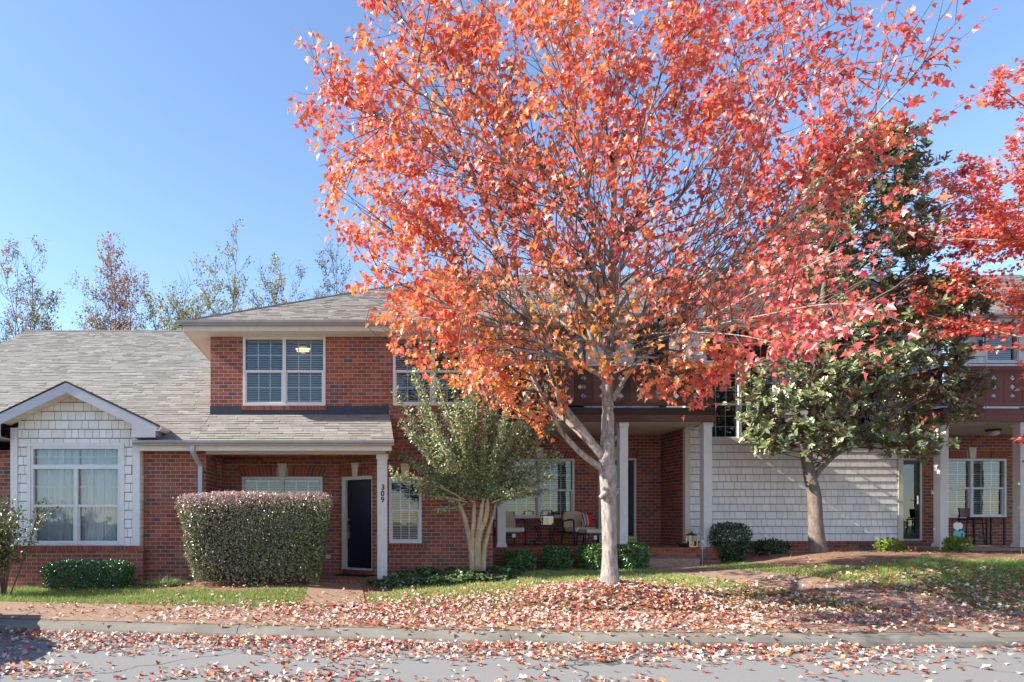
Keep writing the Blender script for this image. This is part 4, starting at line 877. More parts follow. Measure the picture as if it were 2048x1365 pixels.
    limb([W(1222, 720, 11.3), W(1200, 690, 10.2), W(1160, 680, 9.4), W(1110, 690, 9.0)], .03, .007)
    tips = []; tw = MB()
    cen = Vector((TX, TY, 6.2))
    def zone(q):  # sparse envelope in metres about the trunk
        dx, dy, dz = q.x-TX, q.y-TY, q.z
        if dz < 2.6: return False
        dy = dy*(.62 if dx > .3 and dy < 0 else (1.75 if dy > 0 else 1)); hw = np.interp(dz, [2.6, 3.3, 4.2, 5.5, 7.5, 9.5, 12, 13.5], [1.2, 2.6, 4.1, 4.9, 5.2, 5.0, 3.8, 1.8]); s = 1.10 if dx > 0 else 1.0
        return (dx/(hw*s))**2 + (dy/(hw*.82))**2 < 1
    for c, r0, r1 in limbs + [(ld[26:], .1, .01)]:
        c = [Vector(p) for p in c]; seg = [0]
        for a, b in zip(c, c[1:]): seg.append(seg[-1]+(b-a).length)
        L = seg[-1]; s = L*.10 + .3
        while s < L:
            k = max(i for i in range(len(seg)) if seg[i] <= s); k = min(k, len(c)-2); t = (s-seg[k])/(seg[k+1]-seg[k]); p = c[k].lerp(c[k+1], t); d = (c[k+1]-c[k]).normalized()
            out = Vector((p.x-TX, p.y-TY, 0)); out = out.normalized() if out.length > .05 else Vector((rr.gauss(0, 1), rr.gauss(0, 1), 0)).normalized()
            bd = (branch_dir(d, rr.uniform(.45, .95), rr) + out*.30 + Vector((0, 0, .10))).normalized()
            fr = s/L; bl = rr.uniform(.7, 1.25)*(1.55-1.0*fr); r = max(.008, (r0+(r1-r0)*fr)*.42)
            pts = grow(tw, p, bd, bl, r, rr, .16, .14)
            if not zone(pts[-1]) and rr.random() < .6: s += .2; continue
            tips.append((pts, 0)); nb = int(bl/.19)
            for q in range(nb):
                j = rr.randint(1, len(pts)-1); dd = (pts[j]-pts[j-1]).normalized(); b2 = (branch_dir(dd, rr.uniform(.4, .9), rr)+Vector((0, 0, .12))).normalized(); l2 = rr.uniform(.28, .7)
                p2 = grow(tw, pts[j], b2, l2, .0055, rr, .2, .15, 3, 3); tips.append((p2, 1))
            s += rr.uniform(.13, .26)
        # leader tip leaves
        tips.append(([c[-3], c[-2], c[-1]], 1))
    P = []; T = []
    for pts, kind in tips:
        q = [tuple(x) for x in pts]; A = np.array(q); L = np.linalg.norm(A[-1]-A[0])
        n = int((10 + 30*L) * (1.0 if kind else .55)); t = RNG.uniform(.25 if kind else .4, 1.04, n)
        idx = np.clip(t*(len(A)-1), 0, len(A)-1.001); i0 = idx.astype(int); f = (idx-i0)[:, None]; pos = A[i0]*(1-f)+A[i0+1]*f
        dv = A[-1]-A[0]; dv = dv/max(np.linalg.norm(dv), 1e-6)
        off = RNG.normal(size=(n, 3))*[.06, .06, .05]; P.append(pos+off); T.append(dv*.4 + off*6 + RNG.normal(size=(n, 3))*.4 + [0, 0, -.75])
    P = np.concatenate(P); T = np.concatenate(T)
    poly = np.array([(603, 190), (660, 110), (720, -10), (800, -150), (1620, -150), (1760, 20), (1925, 125), (1900, 210), (1815, 290), (1730, 345), (1670, 420), (1645, 510), (1700, 580), (1815, 598), (1785, 645), (1650, 712), (1480, 700), (1440, 800), (1330, 830), (1255, 760), (1150, 760), (1110, 865), (1065, 830), (960, 790), (880, 765), (780, 700), (735, 600), (690, 480), (640, 430), (622, 300)], float)
    def inpoly(x, y):
        c = np.zeros(x.shape, bool); j = len(poly)-1
        for i in range(len(poly)):
            xi, yi = poly[i]; xj, yj = poly[j]; c ^= ((yi > y) != (yj > y)) & (x < (xj-xi)*(y-yi)/(yj-yi+1e-9)+xi); j = i
        return c
    def ppx(A): return VX+A[:, 0]*F/A[:, 1], HY-(A[:, 2]-EYE)*F/A[:, 1]
    def goal(x, y):   # wanted leaf layers
        g = 1.36 + .8*np.sin(x*.021+y*.013)*np.sin(y*.024-x*.007) + .5*np.sin(x*.05+1)*np.sin(y*.047+2)
        for cx, cy, rx, ry, k in ((1220, 640, 170, 100, .66), (1150, 730, 90, 60, .6), (1390, 430, 130, 130, .6), (1330, 690, 150, 70, .6), (1050, 600, 90, 60, .35), (1120, 470, 90, 80, .35), (1000, 610, 70, 60, .3), (720, 60, 90, 90, .6), (1750, 150, 140, 120, .6), (1850, 200, 120, 120, .45), (1640, 60, 120, 90, .5), (1560, 640, 150, 90, -.55), (930, 690, 130, 90, -.35), (1640, 520, 100, 110, -.2)):
            g = g*(1-k*np.exp(-((x-cx)/rx)**2-((y-cy)/ry)**2))
        return np.maximum(g, .15)
    CS = 34.0; leafA = .0024*(F/TY)**2
    def hist(A):
        x, y = ppx(A); i = ((x-500)/CS).astype(int); j = ((y+200)/CS).astype(int); k = np.clip(i, 0, 49)*50+np.clip(j, 0, 49)
        return np.bincount(k, weights=leafA*(TY/A[:, 1])**2/CS**2, minlength=2500), k
    H, _ = hist(P); nodes = [np.array([tuple(q) for q in pts]) for pts, kd in tips]
    nodes = np.concatenate([n_[[0, len(n_)//2, -1]] for n_ in nodes] + [np.array([tuple(q) for q in c[len(c)//3:]]) for c, a_, b_ in limbs]); nx_, ny_ = ppx(nodes); nP = []; nT = []
    for ci in range(50):
        for cj in range(50):
            x, y = 500+CS*(ci+.5), -200+CS*(cj+.5)
            if not inpoly(np.array([x]), np.array([y]))[0] or y < -90: continue
            need = goal(np.array([x]), np.array([y]))[0] - H[ci*50+cj]
            while need > .12:
                px_, py_ = x+rr.uniform(-.6, .6)*CS, y+rr.uniform(-.6, .6)*CS
                if px_ > 1430 and py_ > 480: Yd = rr.uniform(5.2, 10.0)
                else: Yd = TY + rr.gauss(-.6, 1.2)
                e = np.array([fx(px_, Yd), Yd, fz(py_, Yd)]); dd = np.linalg.norm(nodes-e, axis=1) + np.where(nodes[:, 2] > e[2]+.1, .35, 0); q = nodes[dd.argmin()]; v = e-q; L = np.linalg.norm(v)
                if L > 1.5: need -= .25; continue
                if L > .06:
                    mid = q+v*.5+np.array([rr.gauss(0, .06), rr.gauss(0, .06), -.06*min(L, 1.5)]); cc = polyline_curve([q, mid, e], 3); tw.tube(cc, list(np.linspace(.0045+.004*min(L, 2.5), .003, len(cc))), 4, cap=False)
                n = int(rr.uniform(14, 24)); t = RNG.uniform(.1, 1.0, (n, 1)); st = e-v/max(L, 1e-6)*min(L, .45); off = RNG.normal(size=(n, 3))*.085
                nP.append(st*(1-t)+e*t+off); nT.append(v/max(L, 1e-6)*.5+off*5+RNG.normal(size=(n, 3))*.4+[0, 0, -.75]); need -= n*leafA*(TY/Yd)**2/CS**2
    P = np.concatenate([P]+nP); T = np.concatenate([T]+nT); H, k = hist(P); x, y = ppx(P); ins = inpoly(x+22*np.sin(y*.09+1)+12*np.sin(y*.21), y+20*np.sin(x*.08)+10*np.sin(x*.19)); prob = np.where(ins, np.clip(goal(x, y)*1.05/np.maximum(H[k], 1e-3), 0, 1), .22)
    ok = (RNG.random(len(P)) < prob) & (P[:, 2] > 2.0)
    P = P[ok]; T = T[ok]; n = len(P)
    Nn = RNG.normal(size=(n, 3))*.75 + [-.25, -.35, .55]
    S = RNG.uniform(.058, .105, n)*np.where(P[:, 1] < 8, .74, 1)
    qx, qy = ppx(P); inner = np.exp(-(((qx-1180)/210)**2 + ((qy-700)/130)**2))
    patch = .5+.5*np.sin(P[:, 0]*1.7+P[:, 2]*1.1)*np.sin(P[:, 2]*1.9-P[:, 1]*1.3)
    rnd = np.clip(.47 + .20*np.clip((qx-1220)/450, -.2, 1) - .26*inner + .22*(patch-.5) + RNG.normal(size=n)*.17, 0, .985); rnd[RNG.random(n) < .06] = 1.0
    tr.build('trunk', 'bark', root, smooth=True); tw.build('twigs', 'twig', root, smooth=True, uv=False)
    leaf_mesh('crown', P, T, Nn, S, tmpl_maple(.34, -.28), 'maple', root, rnd)
    print('maple leaves', n)
maple()
def small_tree(root, rr, p0, limbs, tw_len, tw_gap, leafn, leafS, tmpl, lm, twm, spread=.06, r0=.03, sub=True, down=-.3, rndf=None, tname='crown'):
    pass
def maple2():
    rr = random.Random(5); X, Y = fx(2262, 12.0), 12.0; z0 = tz(X, Y)
    root = thing('maple_tree', 'crimson maple reaching in from the right edge of the picture', 'tree', (X, Y, z0-.02)); tr = MB(); tw = MB()
    ld = polyline_curve([(X, Y, z0-.1), (X, Y, 2.2), (X+.05, Y, 4.2), (X-.05, Y, 6.5), (X, Y, 10.8)], 6); tr.tube(ld, list(np.linspace(.15, .015, len(ld))), 10)
    tips = []
    for k in range(60):
        f = rr.uniform(.26, .98); p = Vector(ld[int(f*(len(ld)-1))]); a = rr.uniform(0, 6.283); ln = np.interp(p.z, [2.5, 3.6, 4.6, 5.4, 7, 8.5, 10.8], [1.0, 2.2, 3.2, 3.4, 3.0, 2.4, .8])*rr.uniform(.8, 1.05)
        d = Vector((math.cos(a), math.sin(a), rr.uniform(.15, .6))); pts = grow(tr, p, d, ln, .03, rr, .12, .12, 8, 6)
        for j in range(2, 9):
            for q in range(2):
                dd = (pts[j]-pts[j-1]).normalized(); pt = grow(tw, pts[j], (branch_dir(dd, rr.uniform(.4, 1.0), rr)+Vector((0, 0, .1))), rr.uniform(.4, .95), .007, rr, .1, .15, 4, 3); tips.append(pt)
    P = []; T = []
    for pts in tips:
        A = np.array([tuple(x) for x in pts]); n = 60; t = RNG.uniform(.15, 1.04, n); idx = np.clip(t*(len(A)-1), 0, len(A)-1.001); i0 = idx.astype(int); f = (idx-i0)[:, None]
        off = RNG.normal(size=(n, 3))*[.06, .06, .03]; P.append(A[i0]*(1-f)+A[i0+1]*f+off); T.append((A[-1]-A[0])*.6+off*6+RNG.normal(size=(n, 3))*.3+[0, 0, -.25])
    P = np.concatenate(P); T = np.concatenate(T); n = len(P)
    tr.build('trunk', 'bark', root, smooth=True); tw.build('twigs', 'twig', root, uv=False)
    leaf_mesh('crown', P, T, RNG.normal(size=(n, 3))*.5+[-.2, -.2, .8], RNG.uniform(.055, .09, n), tmpl_maple(), 'maple', root, np.clip(np.where(RNG.random(n) < .1, 1.0, .60+RNG.normal(size=n)*.17), 0, 1))
maple2()
def magnolia():
    rr = random.Random(8); Y0 = 15.2; X0 = fx(1637, Y0); z0 = tz(X0, Y0)
    root = thing('magnolia_tree', 'broad magnolia with glossy green leaves and brown undersides before the white shingled wall', 'tree', (X0, Y0, z0-.02)); tr = MB(); tw = MB()
    def W(px, py, Y=Y0): return Vector((fx(px, Y), Y, fz(py, Y)))
    ld = polyline_curve([(X0, Y0, z0-.1), W(1632, 1060), W(1628, 990), W(1618, 945), W(1612, 890), W(1625, 830), W(1632, 740), W(1640, 640), W(1660, 520), W(1690, 400), W(1715, 310)], 5)
    tr.tube(ld, list(np.interp(range(len(ld)), [0, 3, 6, 20, 35, len(ld)-1], [.20, .165, .145, .11, .075, .012])), 12)
    tr.tube(polyline_curve([W(1622, 965), W(1645, 935, 15.1), W(1690, 900, 15.0), W(1780, 880, 14.9)], 5), list(np.linspace(.07, .02, 16)), 8)
    tips = []
    prof = [(875, 1560, 1790), (900, 1520, 1890), (830, 1475, 1925), (780, 1480, 1930), (730, 1530, 1925), (680, 1600, 1950), (620, 1610, 1930), (560, 1600, 1860), (500, 1570, 1815), (440, 1560, 1825), (390, 1590, 1810), (340, 1640, 1770), (320, 1680, 1740)]
    ZT = lambda zz: min(range(8, len(ld)), key=lambda q: abs(ld[q][2]-zz))
    def target(pull=1.0):
        i = rr.randrange(len(prof)-1); t = rr.random(); (ya, la, ra), (yb, lb, rb) = prof[i], prof[i+1]
        py = ya+(yb-ya)*t; l = la+(lb-la)*t; r = ra+(rb-ra)*t; u = .5+(rr.random()-.5)*pull; px = l+(r-l)*u
        dm = 1.3*math.sqrt(max(.08, 1-(2*u-1)**2)); Y = Y0-.1 + rr.uniform(-1, .8)*dm*pull; e = W(px, py, Y0); return Vector((e.x, Y, e.z))
    bough = []
    for k in range(46):
        e = target(.72); j = ZT(e.z-.35*abs(e.x-ld[20][0])-.25); s = Vector(ld[j]); mid = s.lerp(e, .5)+Vector((rr.gauss(0, .1), rr.gauss(0, .1), rr.uniform(-.22, .0))); c = polyline_curve([s, mid, e], 6); L = (e-s).length
        tr.tube(c, list(np.linspace(.014+.012*L, .008, len(c))), 6, cap=False); bough += [Vector(q) for q in c[4:]]
    for k in range(520):
        e = target(1.0); s = min(bough, key=lambda q: (q-e).length + (.4 if q.z > e.z+.05 else 0)); m_ = s.lerp(e, .55)+Vector((rr.gauss(0, .05), rr.gauss(0, .05), -.05)); c = polyline_curve([s, m_, e], 3)
        tw.tube(c, list(np.linspace(.010, .006, len(c))), 4, cap=False)
        tips.append((e, (e-Vector(c[-3])).normalized()))
        for q in range(rr.randint(3, 5)):
            d = branch_dir((e-m_).normalized(), rr.uniform(.3, 1.25), rr); st = m_.lerp(e, rr.uniform(.3, 1)); pe = st + d*rr.uniform(.2, .5) + Vector((0, 0, .05))
            if pe.y > 16.35: pe.y = 16.35
            tw.tube([st, pe], [.007, .005], 4, cap=False); tips.append((pe, d))
    P = []; T = []; Nn = []
    for e, d in tips:
        n = rr.randint(9, 13); d = np.array(d)*.45+RNG.normal(size=3)*.35+[-.3, -.4, .65]; d = d/np.linalg.norm(d); v = RNG.normal(size=(n, 3)); v -= (v@d)[:, None]*d/(d@d); v = norm(v); t = v*RNG.uniform(.5, 1.1, (n, 1)) + d*RNG.uniform(.2, .9, (n, 1))
        P.append(np.array(e)-d*RNG.uniform(0, .16, (n, 1))); T.append(t); Nn.append(d*1.0+RNG.normal(size=(n, 3))*.25 - v*.3)
    P = np.concatenate(P); T = np.concatenate(T); Nn = np.concatenate(Nn); n = len(P)
    tr.build('trunk', 'bark_mag', root, smooth=True); tw.build('twigs', 'twig', root, uv=False)
    leaf_mesh('crown', P, T, Nn, RNG.uniform(.10, .17, n), tmpl_oval(.2, .25, -.1), 'magnolia', root, np.clip(RNG.normal(size=n)*.22+.5, 0, 1)); print('magnolia leaves', n)
    # small electric meter sized vent box behind
magnolia()
def crape():
    rr = random.Random(9); Y0 = 13.95; X0 = fx(957, Y0); z0 = tz(X0, Y0)
    root = thing('crape_myrtle', 'multi-stemmed crape myrtle with small grey-green leaves by the brick wall', 'tree', (X0, Y0, z0-.02)); tr = MB(); tw = MB()
    def W(px, py, Y=Y0): return Vector((fx(px, Y), Y, fz(py, Y)))
    st = [[(945, 1142), (942, 1095), (930, 1040), (919, 1010)], [(945, 1142), (944, 1090), (947, 1050), (949, 1010)], [(955, 1142), (954, 1090), (960, 1045), (965, 1008)], [(966, 1142), (968, 1100), (977, 1060), (988, 1020)], [(958, 1142), (957, 1080), (972, 1035), (975, 1005)]]
    tips = []
    ends = [(790, 790), (800, 850), (870, 690), (850, 985), (1080, 985), (900, 955), (1050, 945), (935, 930), (985, 955), (870, 920), (1010, 990), (910, 680), (950, 675), (1010, 715), (1070, 745), (820, 760), (805, 905), (785, 955), (830, 940), (845, 745), (890, 700), (880, 770), (905, 830), (930, 700), (955, 760), (985, 690), (990, 800), (1020, 770), (1050, 760), (1075, 790), (1030, 860), (1060, 880), (1105, 910), (1130, 925), (1115, 955), (1040, 960), (860, 870), (840, 830), (870, 960), (930, 880), (970, 850), (1000, 900), (1060, 830), (915, 770), (950, 820), (1000, 740), (1090, 850), (820, 880), (900, 900), (1010, 930), (860, 810), (1040, 800)]
    for i, s in enumerate(st):
        yo = rr.uniform(-.12, .12); c = polyline_curve([W(x, y, Y0+yo*k/3) for k, (x, y) in enumerate(s)], 5); tr.tube(c, list(np.linspace(.062, .042, len(c))), 9); s.append(c[-1])
    for (ex, ey) in ends:
        s = min(st, key=lambda q: abs(q[3][0]-(957+(ex-957)*.22)) + rr.random()*14); b = Vector(s[4])
        e = W(ex+rr.gauss(0, 6), ey, Y0); e.y = min(14.75, Y0+rr.uniform(-.85, .65)); m_ = b.lerp(e, .45)+Vector((0, 0, .12 + .0*rr.random()))
        mid = b.lerp(m_, .3)+Vector(((m_.x-b.x)*-.1, 0, .1)); c = polyline_curve([b, mid, m_, e], 6); n = len(c); tr.tube(c, list(np.linspace(.022, .006, n)), 5, cap=False)
        for j in range(4, n):
            tips.append([Vector(c[j-1]), Vector(c[j])])
            for q in range(3):
                d = (branch_dir((Vector(c[j])-Vector(c[j-1])).normalized(), rr.uniform(.3, .9), rr)+Vector((0, 0, .3))).normalized(); p2 = grow(tw, c[j], d, rr.uniform(.08, .24), .004, rr, .25, .1, 3, 3); tips.append(p2)
        tips.append([Vector(x) for x in c[-5:]]); tips.append([Vector(x) for x in c[-9:-3]])
    for (pts) in ([(930, 1000), (880, 975), (820, 962), (790, 958)], [(935, 1005), (890, 995), (840, 992)], [(985, 1005), (1040, 985), (1090, 968)], [(930, 1008), (900, 1018), (870, 1018)]):
        c = polyline_curve([W(x, y, Y0-.3) for x, y in pts], 6); tr.tube(c, list(np.linspace(.014, .004, len(c))), 5); tips += [[Vector(x) for x in c[k:k+5]] for k in range(3, len(c)-4, 1)]
    P = []; T = []
    for pts in tips:
        A = np.array([tuple(x) for x in pts]); n = 9; t = RNG.uniform(.1, 1.02, n); idx = np.clip(t*(len(A)-1), 0, len(A)-1.001); i0 = idx.astype(int); f = (idx-i0)[:, None]
        d = A[-1]-A[0]; off = RNG.normal(size=(n, 3))*.025; P.append(A[i0]*(1-f)+A[i0+1]*f+off); T.append(d/np.linalg.norm(d)*.5+off*25+[0, 0, -.1])
    P = np.concatenate(P); T = np.concatenate(T); n = len(P)
    tr.build('trunk', 'bark_crape', root, smooth=True); tw.build('twigs', 'twig', root, uv=False)
    leaf_mesh('crown', P, T, RNG.normal(size=(n, 3))*.6+[-.4, -.2, .7], RNG.uniform(.045, .075, n), tmpl_oval(.26, .2, -.15), 'crape', root); print('crape', n)
crape()
def far_trees():
    spec = [(15, 485, 'far_g', 'bare-topped tree with sparse olive leaves, farthest left beyond the grey roof', 34), (85, 478, 'far_g', 'thin tall tree with olive green leaves low on its bare branches', 37),
            (135, 505, 'far_o', 'slim tree with a rust-tinted top left of the orange crowned tree', 35), (205, 500, 'far_o', 'tree crowned with a tuft of orange leaves beyond the grey roof', 34),
            (262, 515, 'far_o', 'nearly bare twiggy tree right of the orange crowned tree', 36), (330, 500, 'far_y', 'leaning sapling with few yellow-green leaves on arching stems', 33),
            (385, 530, 'far_y', 'low arching tree with yellow-green leaf tufts beside the upper roof corner', 33), (478, 465, 'far_y', 'tall tree with yellow leaves rising behind the hip roof', 34),
            (560, 520, 'far_y', 'loose yellow-leaved tree with spreading fine twigs above the hip roof', 36), (640, 465, 'far_g', 'upright grey-green tree behind the hip roof beside the maple', 37), (690, 485, 'far_g', 'upright grey-green tree half hidden by the maple crown', 38),
            (35, 600, 'far_g', 'low dense olive tree at the left edge beyond the roof', 31), (395, 610, 'far_y', 'low bushy yellow-green tree touching the roof corner', 31)]
    spec += [(55, 545, 'far_g', 'short olive tree between the two tall trees at the far left', 33), (110, 560, 'far_o', 'twiggy low rust-leaved tree behind the ridge of the grey roof', 33), (170, 540, 'far_o', 'bare pinkish-twigged tree beside the orange crowned tree', 36), (235, 560, 'far_o', 'low bare tree with a few rust leaves above the grey ridge', 33), (300, 570, 'far_y', 'small tree with pale leaf tufts left of the leaning sapling', 35), (430, 545, 'far_y', 'slanting yellow-leaved tree just left of the tallest yellow tree', 35), (520, 550, 'far_y', 'yellow-green tree on the right of the tallest yellow tree', 33), (600, 540, 'far_g', 'dense grey-green tree at the slope of the hip roof', 35), (665, 520, 'far_g', 'twiggy grey-green tree between the two upright ones by the maple', 35)]
    for k, (px, py, mt, lab, Y) in enumerate(spec):
        rr = random.Random(100+k); X = fx(px, Y); zt = fz(py, Y); z0 = 0.3
        root = thing('background_tree', lab, 'tree', (X, Y, z0), 0, 'trees beyond the roofs'); tr = MB(); P = []; T = []
        H = (zt-z0)*.93; low = py > 590
        nst = rr.choice((1, 2, 2, 3)) if not low else 5
        for s in range(nst):
            p = Vector((X+rr.gauss(0, .3), Y+rr.gauss(0, .3), z0)); d = Vector((rr.gauss(0, .16 if k != 5 else .4), rr.gauss(0, .1), 1)); hh = H*rr.uniform(.72, .98) if s else H
            pts = grow(tr, p, d, hh, .085, rr, .10, .16, 16, 6, .07); tufts = [rr.random() for _ in range(20)]
            for j in range(4, 17):
                for q in range(rr.choice((1, 2, 2, 3))):
                    f = j/16; d2 = (branch_dir((pts[j]-pts[j-1]), rr.uniform(.45, 1.05), rr)+Vector((0, 0, .12))).normalized(); l2 = rr.uniform(.9, 3.1)*(1.15-.72*f)
                    p2 = grow(tr, pts[j], d2, l2, .028*(1.3-f), rr, .3, .2, 7, 4, .25); tuft = rr.random()
                    for w in range(int(3+l2*2.2)):
                        jj = rr.randint(1, 7); d3 = branch_dir(p2[jj]-p2[jj-1], rr.uniform(.3, 1.0), rr); p3 = grow(tr, p2[jj], d3, rr.uniform(.35, 1.0), .011, rr, .2, .18, 3, 3, .4)
                        top = f > .74 and px == 205
                        dens = {'far_g': .55*(1.3-f), 'far_y': .55, 'far_o': .3}[mt]*(2.4 if tuft < .55 else .5) + (1.6 if low else 0) + (1.3 if top else 0)
                        if rr.random() < dens:
                            A = np.array([tuple(x) for x in p3]); n = rr.randint(10, 22); t = RNG.uniform(.2, 1, n)[:, None]
                            P.append(A[0]*(1-t)+A[-1]*t+RNG.normal(size=(n, 3))*.10); T.append(RNG.normal(size=(n, 3))+[0, 0, -.6])
        tr.build('trunk', 'twig_far', root, uv=False)
        if P:
            P = np.concatenate(P); T = np.concatenate(T); n = len(P); leaf_mesh('crown', P, T, rvec(n)+[0, 0, .4], RNG.uniform(.07, .13, n), tmpl_oval(.28, .2), mt, root)
far_trees()
# ------------------------------------------------------------------ shrubs
def shrub(name, label, cat, c, hw, hd, h, n, size, mat, tmpl, ex=3.0, flare=0.0, z0=None, group=None, seed=1, stems=5, thick=.16, top=0.0, fuzz=.02, asp=None):
    """rounded-box shrub; half widths at mid height, flare>0 widens upward"""
    rr = random.Random(seed); X, Y = c; zb = tz(X, Y) if z0 is None else z0
    root = thing(name, label, cat, (X, Y, zb-.01), 0, group)
    D = rvec(n*2); k = (np.abs(D)**ex).sum(1)**(-1/ex); S = D*k[:, None]
    rad = 1-thick*RNG.random(len(S))**2 + RNG.normal(size=len(S))*fuzz
    zz = S[:, 2]*.5+.5; keep = zz > .03; S, rad, zz, D = S[keep][:n], rad[keep][:n], zz[keep][:n], D[keep][:n]; n = len(S)
    fl = 1+flare*(zz-.5)*2; lump = 1+.035*np.sin(S[:, 0]*7+seed)*np.sin(S[:, 2]*6+S[:, 1]*5)
    P = np.c_[S[:, 0]*hw*fl*rad*lump, S[:, 1]*hd*fl*rad*lump, (.5+.5*S[:, 2]*rad)*h*(1+top*np.sin(S[:, 0]*5+seed))]
    G = np.sign(S)*np.abs(S)**(ex-1); G = norm(G/np.array([hw, hd, h/2])); Nn = G*1.0+RNG.normal(size=(n, 3))*.55+[-.1, 0, .25]; T = RNG.normal(size=(n, 3))*.8+G*.55+[0, 0, .35]
    st = MB()
    for k in range(stems):
        a = rr.uniform(-.6, .6)*hw*(1-max(flare, 0)*1.2); b = rr.uniform(-.4, .4)*hd; pts = [(a*.7, b*.7, -.03), (a, b, h*.25), (a*1.5, b*1.3, h*.6)]; st.tube(pts, [.018, .014, .006], 5)
        for q in range(4):
            t = rr.uniform(.2, .7); st.tube([(a, b, h*.2*t+.05), (a+rr.gauss(0, .3)*hw, b+rr.gauss(0, .3)*hd, h*rr.uniform(.4, .8))], [.008, .003], 4)
    st.build('stems', 'twig', root, world=False, uv=False)
    sz = RNG.uniform(.75, 1.2, n)*size
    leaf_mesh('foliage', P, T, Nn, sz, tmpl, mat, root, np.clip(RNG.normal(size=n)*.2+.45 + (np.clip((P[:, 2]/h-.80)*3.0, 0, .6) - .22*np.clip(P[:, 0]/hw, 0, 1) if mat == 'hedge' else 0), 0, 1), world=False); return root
HYc = 13.3
hx0, hx1 = fx(358, 12.8), fx(657, 12.8)
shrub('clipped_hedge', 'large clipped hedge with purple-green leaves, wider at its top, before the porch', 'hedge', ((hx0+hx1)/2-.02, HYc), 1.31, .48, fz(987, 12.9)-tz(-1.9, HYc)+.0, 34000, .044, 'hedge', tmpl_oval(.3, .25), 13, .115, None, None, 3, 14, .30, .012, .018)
shrub('low_hedge', 'low dark green clipped boxwood hedge under the white bay window', 'hedge', (fx(175, 13.3), 13.35), .80, .36, .58, 11000, .034, 'boxdark', tmpl_oval(.3, .25), 5, .05, None, None, 4, 5, .22)
bw0 = shrub('boxwood', 'smallest boxwood ball, sloping and leftmost of the four below the middle porch', 'shrub', (fx(1040, 15.0), 15.0), .31, .28, .46, 3000, .045, 'box', tmpl_oval(.3, .25), 3.6, .05, None, 'boxwoods below the middle porch', 6, 4, .25, .06)
for px, Y, sc, lab in ((1113, 15.05, (.92, 1, 1.12), 'squarish boxwood with a dead twig beside it, below the porch lantern table'), (1186, 15.0, (1.0, 1, 1.2), 'boxwood half hidden by the maple trunk on its left side'), (1264, 15.0, (1.08, 1, 1.22), 'plump boxwood right of the maple trunk beside the concrete step')):
    x = fx(px, Y); link_copy(bw0, (x, Y, tz(x, Y)-.02), random.uniform(0, 6), sc, lab)
shrub('round_bush', 'dark glossy round bush tapering to its stem beside the porch post', 'shrub', (fx(1459, 15.6), 15.6), .37, .34, .90, 3600, .058, 'round', tmpl_oval(.22, .2), 2.9, .28, tz(fx(1459, 15.6), 15.6)-.02, None, 8, 5, .3)
sb = shrub('small_shrub', 'low spreading green shrub between the round bush and the magnolia trunk', 'shrub', (fx(1541, 15.9), 15.9), .40, .25, .34, 1000, .075, 'round', tmpl_oval(.2, .2), 2.2, .1, None, 'small shrubs along the right beds', 9, 3, .5, 0, .06)
l1 = shrub('small_shrub', 'small lime green shrub right of the magnolia under the white wall', 'shrub', (fx(1777, 15.7), 15.7), .25, .22, .30, 700, .07, 'lime', tmpl_oval(.25, .2), 2.2, .1, None, 'small shrubs along the right beds', 10, 3, .5, 0, .08)
x = fx(1914, 15.1); link_copy(l1, (x, 15.1, tz(x, 15.1)-.01), 2.1, (.92, .92, 1.1), 'small lime green shrub in front of the pumpkin cutout')
def nandina():
    rr = random.Random(31); X, Y = fx(5, 12.6), 12.6; z0 = tz(X, Y); root = thing('leafy_shrub', 'shrub with mixed green and bronze leaves on bare canes at the left edge', 'shrub', (X, Y, z0-.01)); st = MB(); P = []; T = []
    for k in range(16):
        a = rr.uniform(-.3, .25); b = rr.uniform(-.2, .2); pts = grow(st, (X+a*.5, Y+b*.6, z0-.02), (a*1.2, b, 1), rr.uniform(1.0, 1.75), .014, rr, .1, .12, 8, 5, .3)
        for j in range(3, 9):
            for q in range(3): p2 = grow(st, pts[j], branch_dir(pts[j]-pts[j-1], rr.uniform(.5, 1.2), rr), rr.uniform(.15, .36), .004, rr, .05, .2, 3, 3); A = np.array([tuple(v) for v in p2]); n = 15 if j > 3 else 5; t = RNG.uniform(0, 1, n)[:, None]; P.append(A[0]*(1-t)+A[-1]*t+RNG.normal(size=(n, 3))*.05); T.append(RNG.normal(size=(n, 3))*.7+(A[-1]-A[0])*2)
    P = np.concatenate(P); T = np.concatenate(T); n = len(P); st.build('stems', 'twig', root, uv=False); leaf_mesh('foliage', P, T, RNG.normal(size=(n, 3))*.5+[-.3, -.3, .6], RNG.uniform(.05, .085, n), tmpl_oval(.24, .2), 'nandina', root)
nandina()
def liriope():
    X, Y = fx(325, 13.3), 13.35; z0 = tz(X, Y); n = 420; a = RNG.uniform(0, 6.283, n); r = RNG.random(n)**.5; P = np.c_[X+.38*r*np.cos(a), Y+.16*r*np.sin(a), np.full(n, z0)]; root = thing('grass_clump', 'striped arching grass clump between the low hedge and the big hedge', 'plant', (X, Y, z0)); mb = MB()
    for k in range(n):
        L = random.uniform(.22, .4); d = Vector((math.cos(a[k])*r[k]+random.gauss(0, .25), math.sin(a[k])*r[k]*.8+random.gauss(0, .2), 1.0)).normalized(); p = Vector(P[k]); s = Vector((-d.y, d.x, 0)); s = s.normalized()*.007 if s.length > .01 else Vector((.007, 0, 0)); prev = (p-s, p+s); rv = random.random()
        for i in range(1, 5):
            d = (d+Vector((d.x*.35, d.y*.35, -.42))).normalized() if i > 1 else d; p = p+d*(L/4); ss = s*(1-i/4.3); cur = (p-ss, p+ss); mb.quad(prev[0], prev[1], cur[1], cur[0], rv); prev = cur
    mb.build('foliage', 'lirio', root, uv=False)
liriope()
